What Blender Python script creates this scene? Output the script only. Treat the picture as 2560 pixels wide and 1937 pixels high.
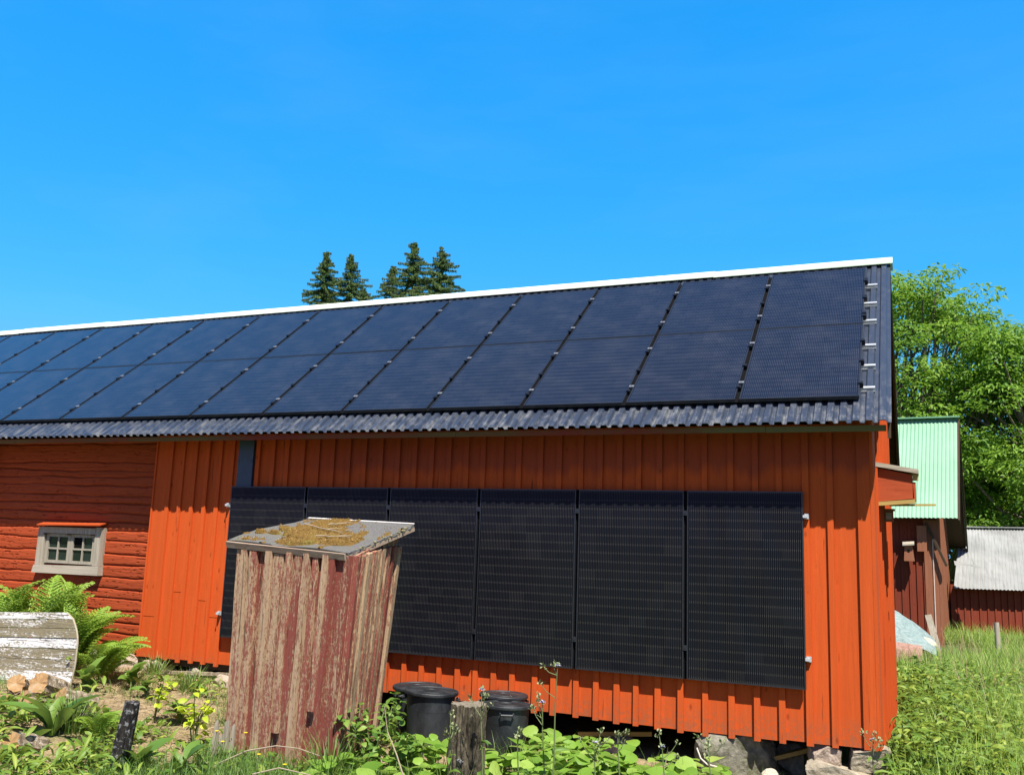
import bpy, bmesh, math, random
import numpy as np
from mathutils import Vector, Matrix, noise

for o in list(bpy.data.objects):
    bpy.data.objects.remove(o)
S = bpy.context.scene
COL = S.collection
R = math.radians

# ------------------------------------------------------------------ camera
cam_d = bpy.data.cameras.new('camera')
cam_d.sensor_fit = 'HORIZONTAL'
cam_d.sensor_width = 36.0
cam_d.lens = 32.398
cam_d.clip_start = 0.05
cam_d.clip_end = 3000
cam = bpy.data.objects.new('camera', cam_d)
COL.objects.link(cam)
rt = Vector((0.91866175, 0.39359495, 0.03381712))
up = Vector((0.034346, -0.16485616, 0.98571943))
fw = Vector((-0.39354915, 0.90438126, 0.16496546))
M = Matrix((rt, up, -fw)).transposed().to_4x4()
M.translation = (0.328, -8.7415, 1.9506)
cam.matrix_world = M
S.camera = cam

# ------------------------------------------------------------------ light
SUN_AZ, SUN_EL = R(37.3), R(60.5)
sv = Vector((math.sin(SUN_AZ) * math.cos(SUN_EL), -math.cos(SUN_AZ) * math.cos(SUN_EL), math.sin(SUN_EL)))
W = bpy.data.worlds.new('World')
S.world = W
W.use_nodes = True
wn, wl = W.node_tree.nodes, W.node_tree.links
wn.clear()
sky = wn.new('ShaderNodeTexSky')
sky.sky_type = 'NISHITA'
sky.sun_disc = False
sky.sun_elevation = SUN_EL
sky.sun_rotation = math.atan2(sv.x, sv.y)
sky.altitude = 300
sky.air_density = 1.0
sky.dust_density = 0.2
sky.ozone_density = 4.0
# the deep clear June blue: each channel of the sky is given its own contrast
SKY_STRENGTH, SKY_EXPO = 0.075, 1.0
sp = wn.new('ShaderNodeSeparateColor')
cb_ = wn.new('ShaderNodeCombineColor')
wl.new(sky.outputs[0], sp.inputs[0])
for i, (gain, ref, power) in enumerate(((0.0207, 0.13, 1.9), (0.366, 0.235, 0.56), (0.98, 0.45, 0.5))):
    m1 = wn.new('ShaderNodeMath'); m1.operation = 'MULTIPLY'; m1.inputs[1].default_value = 0.15 / ref
    m2 = wn.new('ShaderNodeMath'); m2.operation = 'POWER'; m2.inputs[1].default_value = power
    m3 = wn.new('ShaderNodeMath'); m3.operation = 'MULTIPLY'; m3.inputs[1].default_value = gain / (SKY_STRENGTH * 2 ** SKY_EXPO)
    wl.new(sp.outputs[i], m1.inputs[0]); wl.new(m1.outputs[0], m2.inputs[0]); m4 = wn.new('ShaderNodeMath'); m4.operation = 'MINIMUM'; m4.inputs[1].default_value = (0.18, 0.58, 1.10)[i] / (SKY_STRENGTH * 2 ** SKY_EXPO)
    wl.new(m2.outputs[0], m3.inputs[0]); wl.new(m3.outputs[0], m4.inputs[0]); wl.new(m4.outputs[0], cb_.inputs[i])
tcw = wn.new('ShaderNodeTexCoord')
sxyz = wn.new('ShaderNodeSeparateXYZ'); wl.new(tcw.outputs['Generated'], sxyz.inputs[0])
zen = wn.new('ShaderNodeMapRange'); zen.inputs[1].default_value = 0.55; zen.inputs[2].default_value = 0.95
zen.inputs[3].default_value = 0.0; zen.inputs[4].default_value = 1.0
wl.new(sxyz.outputs[2], zen.inputs[0])
zm = wn.new('ShaderNodeMix'); zm.data_type = 'RGBA'; zm.blend_type = 'MULTIPLY'; zm.inputs[0].default_value = 1.0
zc = wn.new('ShaderNodeMix'); zc.data_type = 'RGBA'
zc.inputs[6].default_value = (1, 1, 1, 1); zc.inputs[7].default_value = (0.60, 0.30, 0.40, 1)
wl.new(zen.outputs[0], zc.inputs[0])
# unseen sky behind the camera is tinted redder to shape the wall's fill light
bk = wn.new('ShaderNodeMapRange'); bk.inputs[1].default_value = 0.05; bk.inputs[2].default_value = -0.5; bk.inputs[3].default_value = 0.0; bk.inputs[4].default_value = 1.0
wl.new(sxyz.outputs[1], bk.inputs[0])
bc = wn.new('ShaderNodeMix'); bc.data_type = 'RGBA'; bc.inputs[6].default_value = (1, 1, 1, 1); bc.inputs[7].default_value = (2.1, 0.62, 0.80, 1)
wl.new(bk.outputs[0], bc.inputs[0])
zb = wn.new('ShaderNodeMix'); zb.data_type = 'RGBA'; zb.blend_type = 'MULTIPLY'; zb.inputs[0].default_value = 1.0
wl.new(zc.outputs[2], zb.inputs[6]); wl.new(bc.outputs[2], zb.inputs[7])
wl.new(cb_.outputs[0], zm.inputs[6]); wl.new(zb.outputs[2], zm.inputs[7])
cmap = wn.new('ShaderNodeMapping'); cmap.inputs['Scale'].default_value = (1.2, 3.0, 7.0); cmap.inputs['Rotation'].default_value = (0, R(14), R(20))
wl.new(tcw.outputs['Generated'], cmap.inputs[0])
cn = wn.new('ShaderNodeTexNoise'); cn.inputs['Scale'].default_value = 1.6; cn.inputs['Detail'].default_value = 6; cn.inputs['Roughness'].default_value = 0.55
wl.new(cmap.outputs[0], cn.inputs['Vector'])
crp = wn.new('ShaderNodeMapRange'); crp.inputs[1].default_value = 0.48; crp.inputs[2].default_value = 0.78; crp.inputs[3].default_value = 0.0; crp.inputs[4].default_value = 0.045
wl.new(cn.outputs['Fac'], crp.inputs[0])
cmx = wn.new('ShaderNodeMix'); cmx.data_type = 'RGBA'
cmx.inputs[7].default_value = (4.2, 5.6, 7.0, 1)
wl.new(crp.outputs[0], cmx.inputs[0]); wl.new(zm.outputs[2], cmx.inputs[6])
bgn = wn.new('ShaderNodeBackground')
bgn.inputs['Strength'].default_value = SKY_STRENGTH
wo = wn.new('ShaderNodeOutputWorld')
wl.new(cmx.outputs[2], bgn.inputs['Color'])
wl.new(bgn.outputs[0], wo.inputs['Surface'])

sun_d = bpy.data.lights.new('sun', 'SUN')
sun_d.energy = 4.8
sun_d.angle = R(0.5)
sun_d.color = (1.0, 0.95, 0.87)
sun = bpy.data.objects.new('sun', sun_d)
COL.objects.link(sun)
sun.rotation_mode = 'QUATERNION'
sun.rotation_quaternion = sv.to_track_quat('Z', 'Y')
sun.location = sv * 60

S.view_settings.view_transform = 'Standard'
S.view_settings.look = 'None'
S.view_settings.gamma = 1.0
S.view_settings.exposure = SKY_EXPO
S.render.engine = 'CYCLES'

# ------------------------------------------------------------------ helpers
class MB:
    """collects faces for one mesh"""
    def __init__(s):
        s.v, s.f, s.m = [], [], []
    def face(s, pts, m=0):
        n = len(s.v)
        s.v += [tuple(p) for p in pts]
        s.f.append(tuple(range(n, n + len(pts))))
        s.m.append(m)
    def hexa(s, p, m=0):
        # p: 4 bottom (ccw from above) + 4 top
        n = len(s.v)
        s.v += [tuple(q) for q in p]
        for f in ((3, 2, 1, 0), (4, 5, 6, 7), (0, 1, 5, 4), (1, 2, 6, 5), (2, 3, 7, 6), (3, 0, 4, 7)):
            s.f.append(tuple(n + i for i in f))
            s.m.append(m)
    def box(s, x0, x1, y0, y1, z0, z1, m=0):
        s.hexa([(x0, y0, z0), (x1, y0, z0), (x1, y1, z0), (x0, y1, z0),
                (x0, y0, z1), (x1, y0, z1), (x1, y1, z1), (x0, y1, z1)], m)
    def beam(s, a, b, w, h, upv=(0, 0, 1), m=0):
        a, b = Vector(a), Vector(b)
        d = (b - a).normalized()
        sd = d.cross(Vector(upv)).normalized() * w / 2
        u = sd.cross(d).normalized() * h / 2
        s.hexa([a - sd - u, a + sd - u, b + sd - u, b - sd - u, a - sd + u, a + sd + u, b + sd + u, b - sd + u], m)
    def tube(s, pts, rad, n=8, m=0, caps=True, jit=0.0, rnd=random):
        base = len(s.v)
        k = len(pts)
        pts = [Vector(p) for p in pts]
        prev = None
        for i, p in enumerate(pts):
            d = (pts[min(i + 1, k - 1)] - pts[max(i - 1, 0)]).normalized()
            if prev is None:
                a = d.orthogonal().normalized()
            else:
                a = (prev - d * prev.dot(d)).normalized()
            prev = a
            b = d.cross(a)
            r = rad[i] if hasattr(rad, '__len__') else rad
            for j in range(n):
                t = 2 * math.pi * j / n
                rr = r * (1 + (rnd.uniform(-jit, jit) if jit else 0))
                s.v.append(tuple(p + a * (rr * math.cos(t)) + b * (rr * math.sin(t))))
        for i in range(k - 1):
            for j in range(n):
                j2 = (j + 1) % n
                s.f.append((base + i * n + j, base + i * n + j2, base + (i + 1) * n + j2, base + (i + 1) * n + j))
                s.m.append(m)
        if caps:
            s.f.append(tuple(base + j for j in reversed(range(n)))); s.m.append(m)
            s.f.append(tuple(base + (k - 1) * n + j for j in range(n))); s.m.append(m)
    def lathe(s, prof, n=32, m=0):
        base = len(s.v)
        for r, z in prof:
            for j in range(n):
                t = 2 * math.pi * j / n
                s.v.append((r * math.cos(t), r * math.sin(t), z))
        for i in range(len(prof) - 1):
            for j in range(n):
                j2 = (j + 1) % n
                s.f.append((base + i * n + j, base + i * n + j2, base + (i + 1) * n + j2, base + (i + 1) * n + j))
                s.m.append(m)
        s.f.append(tuple(base + (len(prof) - 1) * n + j for j in range(n))); s.m.append(m)
    def build(s, name, mats, parent=None, smooth=False):
        me = bpy.data.meshes.new(name)
        me.from_pydata(s.v, [], s.f)
        if not isinstance(mats, (list, tuple)):
            mats = [mats]
        for mm in mats:
            me.materials.append(mm)
        me.polygons.foreach_set('material_index', s.m)
        if smooth:
            me.polygons.foreach_set('use_smooth', [True] * len(s.f))
        me.update()
        o = bpy.data.objects.new(name, me)
        COL.objects.link(o)
        if parent:
            o.parent = parent
        return o

def tag(o, label=None, cat=None, group=None, kind=None):
    if label: o['label'] = label
    if cat: o['category'] = cat
    if group: o['group'] = group
    if kind: o['kind'] = kind
    return o

def empty(name, loc=(0, 0, 0), label=None, cat=None, group=None):
    o = bpy.data.objects.new(name, None)
    o.location = loc
    o.empty_display_size = 0.2
    COL.objects.link(o)
    return tag(o, label, cat, group)

def copy_tree(o, parent=None):
    c = o.copy()
    COL.objects.link(c)
    if parent:
        c.parent = parent
    for ch in list(o.children):
        copy_tree(ch, c)
    return c

def smooth_step(t):
    t = min(max(t, 0.0), 1.0)
    return t * t * (3 - 2 * t)

def fbm(x, y, z=0.0, o=3):
    return noise.fractal(Vector((x, y, z)), 1.0, 2.0, o)

# ------------------------------------------------------------------ materials
class NT:
    def __init__(s, name, rough=0.7, spec=0.3):
        s.mat = bpy.data.materials.new(name)
        s.mat.use_nodes = True
        s.nt = s.mat.node_tree
        s.n, s.l = s.nt.nodes, s.nt.links
        s.p = s.n['Principled BSDF']
        s.out = s.n['Material Output']
        s.p.inputs['Roughness'].default_value = rough
        s.p.inputs['Specular IOR Level'].default_value = spec
        s._tc = None
    def add(s, typ, **kw):
        n = s.n.new(typ)
        for k, v in kw.items():
            setattr(n, k, v)
        return n
    def link(s, a, b): s.l.new(a, b)
    def coord(s, scale=(1, 1, 1), kind='Object'):
        if s._tc is None:
            s._tc = s.add('ShaderNodeTexCoord')
        m = s.add('ShaderNodeMapping')
        m.inputs['Scale'].default_value = scale
        s.link(s._tc.outputs[kind], m.inputs[0])
        return m.outputs[0]
    def noise(s, scale, vec=None, detail=4, rough=0.6, dist=0.0):
        n = s.add('ShaderNodeTexNoise')
        n.inputs['Scale'].default_value = scale
        n.inputs['Detail'].default_value = detail
        n.inputs['Roughness'].default_value = rough
        n.inputs['Distortion'].default_value = dist
        if vec is not None: s.link(vec, n.inputs['Vector'])
        return n.outputs['Fac']
    def voro(s, scale, vec=None, feature='F1', out='Distance'):
        n = s.add('ShaderNodeTexVoronoi', feature=feature)
        n.inputs['Scale'].default_value = scale
        if vec is not None: s.link(vec, n.inputs['Vector'])
        return n.outputs[out]
    def ramp(s, fac, stops, interp='LINEAR'):
        r = s.add('ShaderNodeValToRGB')
        r.color_ramp.interpolation = interp
        e = r.color_ramp.elements
        while len(e) < len(stops): e.new(0.5)
        for el, (p, c) in zip(e, stops):
            el.position = p
            el.color = (c, c, c, 1) if not hasattr(c, '__len__') else (*c, 1)
        s.link(fac, r.inputs[0])
        return r.outputs[0]
    def mix(s, fac, a, b, mode='MIX'):
        m = s.add('ShaderNodeMix', data_type='RGBA', blend_type=mode)
        for sock, v in ((m.inputs[0], fac), (m.inputs[6], a), (m.inputs[7], b)):
            if isinstance(v, (int, float)): sock.default_value = v
            elif isinstance(v, tuple): sock.default_value = (*v, 1)
            else: s.link(v, sock)
        return m.outputs[2]
    def math(s, op, a, b=None, c=None):
        m = s.add('ShaderNodeMath', operation=op)
        for sock, v in zip(m.inputs, (a, b, c)):
            if v is None: continue
            if isinstance(v, (int, float)): sock.default_value = v
            else: s.link(v, sock)
        return m.outputs[0]
    def sep(s, vec):
        n = s.add('ShaderNodeSeparateXYZ')
        s.link(vec, n.inputs[0])
        return n.outputs
    def color(s, c):
        if isinstance(c, tuple): s.p.inputs['Base Color'].default_value = (*c, 1)
        else: s.link(c, s.p.inputs['Base Color'])
    def bump(s, h, strength=0.5, dist=0.01):
        b = s.add('ShaderNodeBump')
        b.inputs['Strength'].default_value = strength
        b.inputs['Distance'].default_value = dist
        s.link(h, b.inputs['Height'])
        s.link(b.outputs[0], s.p.inputs['Normal'])
    def attr(s, name='Col'):
        a = s.add('ShaderNodeAttribute', attribute_name=name)
        return a.outputs['Fac']

def painted_wood(name, dark, light, axis='z', crack=(0.06, 0.012, 0.005), rough=0.75, grain=1.0, knots=True, cracks=0.7, old=None):
    m = NT(name, rough, 0.12)
    sc = {'z': (1, 1, 0.06), 'x': (0.06, 1, 1), 'y': (1, .06, 1)}[axis]
    v = m.coord(sc)
    g = m.noise(38, v, 6, 0.65, 0.4)
    big = m.noise(1.3, m.coord(), 4)
    c = m.mix(m.ramp(g, [(0.3, 0.0), (0.75, 1.0)]), dark, light)
    c = m.mix(m.ramp(big, [(0.35, 0.0), (0.7, 0.55)]), c, tuple(x * 0.82 for x in light))
    # drying cracks and knots
    v2 = m.coord({'z': (26, 26, 1.1), 'x': (1.1, 26, 26), 'y': (26, 1.1, 26)}[axis])
    cr = m.noise(1.0, v2, 3, 0.5, 0.7)
    crm = m.ramp(cr, [(0.70, 0.0), (0.73, 1.0)])
    c = m.mix(m.math('MULTIPLY', crm, cracks), c, crack)
    bt = m.noise(1.0, m.coord({'z': (6.1, 6.1, 0.10), 'x': (0.10, 6.1, 6.1), 'y': (6.1, .1, 6.1)}[axis]), 2)
    c = m.mix(m.ramp(bt, [(0.35, 0.42), (0.65, 0.0)]), c, tuple(x * 0.62 for x in light))
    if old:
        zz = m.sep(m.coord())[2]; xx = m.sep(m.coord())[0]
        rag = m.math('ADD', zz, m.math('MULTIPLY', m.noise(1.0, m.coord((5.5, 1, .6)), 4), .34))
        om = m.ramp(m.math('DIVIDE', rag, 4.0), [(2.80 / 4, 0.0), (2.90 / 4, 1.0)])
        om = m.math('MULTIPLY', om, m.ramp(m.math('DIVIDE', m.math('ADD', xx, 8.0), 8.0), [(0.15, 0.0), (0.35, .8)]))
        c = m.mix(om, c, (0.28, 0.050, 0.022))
        sp_ = m.math('MULTIPLY', m.ramp(m.math('SUBTRACT', zz, m.math('MULTIPLY', m.noise(4, m.coord(), 4), .35)), [(0.20, .55), (0.42, 0.0)]), m.ramp(m.noise(30, m.coord(), 4), [(.4, 0.), (.6, 1.)]))
        c = m.mix(sp_, c, (0.22, 0.10, 0.05))
    if knots:
        v3 = m.coord({'z': (7.3, 7.3, 3.4), 'x': (3.4, 7.3, 7.3), 'y': (7.3, 3.4, 7.3)}[axis])
        k = m.voro(1.0, v3)
        km = m.ramp(k, [(0.04, 1.0), (0.13, 0.0)])
        c = m.mix(m.math('MULTIPLY', km, 0.62), c, tuple(x * .35 for x in dark))
        h = m.math('ADD', m.math('MULTIPLY', g, grain), m.math('MULTIPLY', m.ramp(k, [(0.0, 0.0), (0.25, 1.0)]), 0.5))
    else:
        h = m.math('MULTIPLY', g, grain)
    h = m.math('SUBTRACT', h, crm)
    m.color(c)
    m.bump(h, 0.45, 0.006)
    return m.mat

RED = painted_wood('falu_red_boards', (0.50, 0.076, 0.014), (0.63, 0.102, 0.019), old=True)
REDG = painted_wood('falu_red_gable', (0.47, 0.070, 0.013), (0.58, 0.095, 0.018), cracks=.25, knots=False)
REDH = painted_wood('falu_red_planks', (0.36, 0.058, 0.014), (0.46, 0.08, 0.018), axis='x')
LOGRED = painted_wood('falu_red_logs', (0.27, 0.045, 0.015), (0.43, 0.078, 0.024), axis='x', grain=1.3)
OLDRED = painted_wood('old_dark_red', (0.13, 0.026, 0.014), (0.23, 0.048, 0.024))
OLDBROWN = painted_wood('brown_corner_boards', (0.20, 0.075, 0.04), (0.34, 0.14, 0.075))
DARKWOOD = painted_wood('dark_verge_wood', (0.035, 0.022, 0.013), (0.09, 0.06, 0.035), knots=False)
GREYWOOD = painted_wood('grey_bare_wood', (0.20, 0.17, 0.12), (0.50, 0.44, 0.34), axis='x', crack=(0.05, 0.04, 0.03))
GREYWOODZ = painted_wood('grey_bare_wood_upright', (0.20, 0.17, 0.12), (0.50, 0.44, 0.34), axis='z', crack=(0.05, 0.04, 0.03))
PALEWOOD = painted_wood('pale_planed_wood', (0.34, 0.22, 0.06), (0.50, 0.36, 0.12), axis='x')
ROTPOST = painted_wood('olive_weathered_post', (0.10, 0.075, 0.03), (0.18, 0.14, 0.06), knots=False)

def eave_wood():
    m = NT('eave_board_wood', 0.8, 0.2)
    v = m.coord((0.35, 1, 1))
    n = m.noise(1.6, v, 4)
    c = m.ramp(n, [(0.38, (0.20, 0.035, 0.014)), (0.50, (0.14, 0.07, 0.02)), (0.62, (0.13, 0.105, 0.028))])
    m.color(c); return m.mat
EAVE = eave_wood()

def plain(name, col, rough=0.5, spec=0.4, metal=0.0, var=0.12, scale=14, bump=0.0):
    m = NT(name, rough, spec)
    n = m.noise(scale, m.coord(), 5)
    c = m.mix(m.ramp(n, [(0.3, 0.0), (0.7, 1.0)]), tuple(x * (1 - var) for x in col), tuple(min(1, x * (1 + var)) for x in col))
    m.color(c)
    m.p.inputs['Metallic'].default_value = metal
    if bump: m.bump(n, 0.4, bump)
    return m.mat

def roof_metal():
    m = NT('dark_corrugated_steel', 0.42, 0.5)
    v = m.coord((9, 1, 1))
    st = m.noise(3.0, v, 5, 0.7)
    bl = m.noise(7.0, m.coord(), 5, 0.7)
    z = m.sep(m.coord())[2]
    low = m.ramp(z, [(3.05 / 6, 1.0), (3.45 / 6, 0.0)])
    zz = m.math('DIVIDE', z, 6.0)
    low = m.ramp(zz, [(3.05 / 6, 1.0), (3.5 / 6, 0.15)])
    d = m.math('MULTIPLY', m.ramp(m.math('MULTIPLY', st, bl), [(0.22, 0.0), (0.42, 1.0)]), low)
    c = m.mix(d, (0.040, 0.052, 0.078), (0.19, 0.19, 0.18))
    m.color(c)
    r = m.math('ADD', 0.36, m.math('MULTIPLY', d, 0.4))
    m.link(r, m.p.inputs['Roughness'])
    m.p.inputs['Metallic'].default_value = 0.25
    return m.mat
ROOFM = roof_metal()

def cap_metal():
    m = NT('white_green_ridge_metal', 0.5, 0.4)
    n = m.noise(2.0, m.coord((0.8, 3, 3)), 5)
    c = m.mix(m.ramp(n, [(0.35, 0.0), (0.65, 1.0)]), (0.80, 0.82, 0.74), (0.66, 0.78, 0.60))
    xr = m.math('DIVIDE', m.math('ADD', m.sep(m.coord())[0], 20.0), 21.0)
    c = m.mix(m.ramp(xr, [(.78, 0.0), (.97, .85)]), c, (0.50, 0.66, 0.44))
    s2 = m.noise(30, m.coord((0.15, 1, 1)), 5)
    c = m.mix(m.ramp(s2, [(0.66, 0.0), (0.74, 0.6)]), c, (0.35, 0.35, 0.22))
    m.color(c); return m.mat
CAPM = cap_metal()

def corr_paint(name, a, b, rough=0.5, metal=0.0, streak=0.5):
    m = NT(name, rough, 0.4)
    n = m.noise(1.2, m.coord(), 5)
    st = m.noise(5, m.coord((4, 0.3, 0.3)), 5)
    c = m.mix(m.ramp(n, [(0.3, 0.0), (0.7, 1.0)]), a, b)
    c = m.mix(m.math('MULTIPLY', m.ramp(st, [(0.5, 0.0), (0.75, 1.0)]), streak), c, tuple(x * 0.6 for x in a))
    m.color(c)
    m.p.inputs['Metallic'].default_value = metal
    return m.mat
MINT = corr_paint('mint_green_steel', (0.15, 0.32, 0.19), (0.20, 0.38, 0.235), streak=0.25)
GALV = corr_paint('weathered_grey_steel', (0.20, 0.20, 0.185), (0.32, 0.32, 0.30), 0.5, 0.0, 0.75)

ALU = plain('silver_aluminium', (0.50, 0.52, 0.52), 0.4, 0.5, 0.35, 0.06)
GAP_SHADE = plain('painted_gap_shade', (0.003, 0.003, 0.004), 0.7, 0.08)  # near black, painted stand-in for the shade inside the panel gaps
CLAMPM = plain('dull_grey_clamp', (0.20, 0.21, 0.23), 0.4, 0.5, 0.3, 0.1)
ZINC = plain('zinc_bracket', (0.55, 0.56, 0.54), 0.5, 0.5, 0.3)
BLACKALU = plain('black_anodised_frame', (0.022, 0.024, 0.028), 0.32, 0.6, 0.2)
BLACKPL = plain('black_clamp_plastic', (0.008, 0.009, 0.012), 0.4, 0.4)
DUCT = plain('slate_blue_sheet', (0.035, 0.055, 0.075), 0.4, 0.5, 0.1)
DARKIN = plain('dark_interior', (0.012, 0.010, 0.009), 0.9, 0.1)
CONC = plain('dark_floor_timber', (0.05, 0.04, 0.03), 0.9, 0.1)

def cell_mat(name, base, line, rows, w, h, line_amt, rough, tint, dust, spec):
    m = NT(name, rough, 0.5)
    xyz = m.sep(m.coord())
    oi = m.add('ShaderNodeObjectInfo')
    mg = 0.018
    cw = (w - 2 * mg) / 6
    ch = (h - 2 * mg) / rows
    u = m.math('DIVIDE', m.math('SUBTRACT', xyz[0], mg), cw)
    v = m.math('DIVIDE', m.math('SUBTRACT', xyz[1], mg), ch)
    fu, fv = m.math('FRACT', u), m.math('FRACT', v)
    # distance to the nearest cell edge
    eu = m.math('MINIMUM', fu, m.math('SUBTRACT', 1.0, fu))
    ev = m.math('MINIMUM', fv, m.math('SUBTRACT', 1.0, fv))
    gap = m.math('MAXIMUM', m.math('LESS_THAN', eu, 0.012), m.math('LESS_THAN', ev, 0.022))
    bb = m.math('FRACT', m.math('MULTIPLY', u, 10.0))
    wire = m.math('LESS_THAN', m.math('ABSOLUTE', m.math('SUBTRACT', bb, 0.5)), 0.13)
    # tint per cell
    cid = m.add('ShaderNodeCombineXYZ')
    m.link(m.math('FLOOR', u), cid.inputs[0]); m.link(m.math('FLOOR', v), cid.inputs[1]); m.link(m.math('MULTIPLY', oi.outputs['Random'], 97.0), cid.inputs[2])
    wn_ = m.add('ShaderNodeTexWhiteNoise', noise_dimensions='3D')
    m.link(cid.outputs[0], wn_.inputs['Vector'])
    rnd = wn_.outputs['Value']
    edge = m.ramp(ev, [(0.0, 1.0), (0.16, 0.0)])
    amt = m.math('MULTIPLY', wire, m.math('ADD', m.math('MULTIPLY', m.math('ADD', .5, m.math('MULTIPLY', m.math('POWER', rnd, 5.0), .5)), line_amt), m.math('MULTIPLY', edge, line_amt * 1.5)))
    c = m.mix(m.math('MULTIPLY', rnd, tint), base, tuple(x * 1.9 for x in base))
    c = m.mix(gap, c, tuple(x * 0.5 for x in base))
    c = m.mix(amt, c, line)
    # thin film of dust
    dn = m.noise(2.3, m.coord(), 6, 0.7)
    c = m.mix(m.ramp(dn, [(0.45, 0.0), (0.8, dust)]), c, (0.35, 0.33, 0.30))
    m.p.inputs['Specular IOR Level'].default_value = spec
    m.color(c)
    return m.mat

PW, PH_WALL, PH_ROOF = 1.04, 1.7058, 1.5475
CELL_R = cell_mat('roof_cell_sheet', (0.009, 0.011, 0.018), (0.24, 0.25, 0.29), 18, PW, PH_ROOF, 0.13, 0.16, 0.03, 0.05, 0.62)
CELL_W = cell_mat('wall_cell_sheet', (0.0045, 0.0055, 0.009), (0.27, 0.25, 0.21), 20, PW, PH_WALL, 0.13, 0.14, 0.06, 0.008, 0.10)

def peeling(name, paint, wood, axis, thr, crack=(0.06, 0.035, 0.02)):
    m = NT(name, 0.85, 0.15)
    sc = {'z': (1, 1, 0.10), 'x': (0.12, 1, 1)}[axis]
    a = m.noise(11, m.coord(sc), 6, 0.75, 0.4)
    b = m.noise(70, m.coord({'z': (1, 1, .35), 'x': (.35, 1, 1)}[axis]), 5, 0.75, 0.2)
    f = m.math('ADD', m.math('MULTIPLY', a, 0.5), m.math('MULTIPLY', b, 0.5))
    k = m.ramp(f, [(thr - 0.03, 0.0), (thr + 0.03, 1.0)])
    g = m.noise(90, m.coord({'z': (1, 1, 0.03), 'x': (0.03, 1, 1)}[axis]), 4)
    w = m.mix(m.ramp(g, [(0.3, 0.0), (0.7, 1.0)]), tuple(x * 0.62 for x in wood), wood)
    p = m.mix(m.ramp(m.noise(6, m.coord(sc), 4), [(0.3, 0.0), (0.7, 1.0)]), tuple(x * 0.8 for x in paint), paint)
    c = m.mix(k, p, w)
    cr = m.noise(1.0, m.coord({'z': (45, 45, 1.6), 'x': (1.6, 45, 45)}[axis]), 3, 0.5, 0.6)
    crm = m.ramp(cr, [(0.63, 0.0), (0.68, 1.0)])
    c = m.mix(m.math('MULTIPLY', crm, 0.8), c, crack)
    m.color(c)
    h = m.math('SUBTRACT', m.math('MULTIPLY', g, 0.5), m.math('ADD', m.math('MULTIPLY', k, 0.8), crm))
    m.bump(h, 0.6, 0.004)
    return m.mat
SHED_A = peeling('peeling_red_paint_mixed', (0.28, 0.085, 0.06), (0.50, 0.345, 0.205), 'z', 0.50)
SHED_B = peeling('peeling_red_paint_bare', (0.30, 0.10, 0.07), (0.49, 0.34, 0.205), 'z', 0.465)
SHED_C = peeling('peeling_red_paint_intact', (0.23, 0.062, 0.045), (0.42, 0.28, 0.165), 'z', 0.535)
WHITEPEEL = peeling('peeling_white_paint', (0.80, 0.79, 0.75), (0.30, 0.25, 0.15), 'x', 0.52, (0.05, 0.045, 0.03))
WHITEPEEL2 = peeling('bare_white_paint_rest', (0.78, 0.76, 0.70), (0.27, 0.23, 0.14), 'x', 0.44, (0.05, 0.045, 0.03))

def felt():
    m = NT('grey_roofing_felt', 0.95, 0.15)
    n = m.noise(160, m.coord(), 3, 0.8)
    b = m.noise(3, m.coord(), 4)
    c = m.mix(m.ramp(n, [(0.35, 0.0), (0.65, 1.0)]), (0.050, 0.047, 0.043), (0.185, 0.178, 0.165))
    c = m.mix(m.ramp(b, [(0.45, 0.0), (0.7, 0.6)]), c, (0.14, 0.135, 0.10))
    m.color(c); m.bump(n, 0.7, 0.004); return m.mat
FELT = felt()
def moss():
    m = NT('golden_brown_moss', 1.0, 0.05)
    n = m.noise(70, m.coord(), 5, 0.8)
    b = m.noise(6, m.coord(), 4)
    c = m.mix(m.ramp(n, [(0.3, 0.0), (0.7, 1.0)]), (0.10, 0.055, 0.014), (0.30, 0.185, 0.055))
    c = m.mix(m.ramp(b, [(0.55, 0.0), (0.75, 0.6)]), c, (0.24, 0.22, 0.05))
    m.color(c); m.bump(n, 1.0, 0.02); return m.mat
MOSS = moss()

def bark(name, a, b, lichen, la):
    m = NT(name, 0.95, 0.1)
    v = m.coord((1, 1, 0.35))
    n = m.noise(22, v, 6, 0.75, 0.8)
    c = m.mix(m.ramp(n, [(0.35, 0.0), (0.65, 1.0)]), a, b)
    l = m.noise(26, m.coord(), 4, 0.7)
    c = m.mix(m.ramp(l, [(0.60 - la, 0.0), (0.66 - la, 0.9)]), c, lichen)
    m.color(c); m.bump(n, 1.0, 0.025); return m.mat
BARKP = bark('furrowed_grey_bark', (0.02, 0.018, 0.012), (0.15, 0.125, 0.085), (0.20, 0.20, 0.13), -0.03)
BARKC = bark('black_charred_bark', (0.012, 0.011, 0.010), (0.05, 0.045, 0.04), (0.26, 0.26, 0.25), 0.06)
BARKT = bark('tree_bark', (0.09, 0.07, 0.05), (0.24, 0.20, 0.15), (0.28, 0.27, 0.2), 0.0)
BARKL = bark('firewood_bark', (0.14, 0.10, 0.06), (0.42, 0.34, 0.24), (0.55, 0.5, 0.42), 0.03)
def endgrain():
    m = NT('orange_cut_wood', 0.85, 0.15)
    n = m.noise(9, m.coord(), 5, 0.7)
    g = m.noise(60, m.coord((1, 0.2, 1)), 4)
    c = m.ramp(n, [(0.3, (0.20, 0.10, 0.04)), (0.5, (0.36, 0.22, 0.10)), (0.72, (0.42, 0.35, 0.25))])
    c = m.mix(m.ramp(g, [(0.6, 0.0), (0.75, 0.5)]), c, (0.12, 0.06, 0.02))
    m.color(c); return m.mat
CUT = endgrain()

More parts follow.
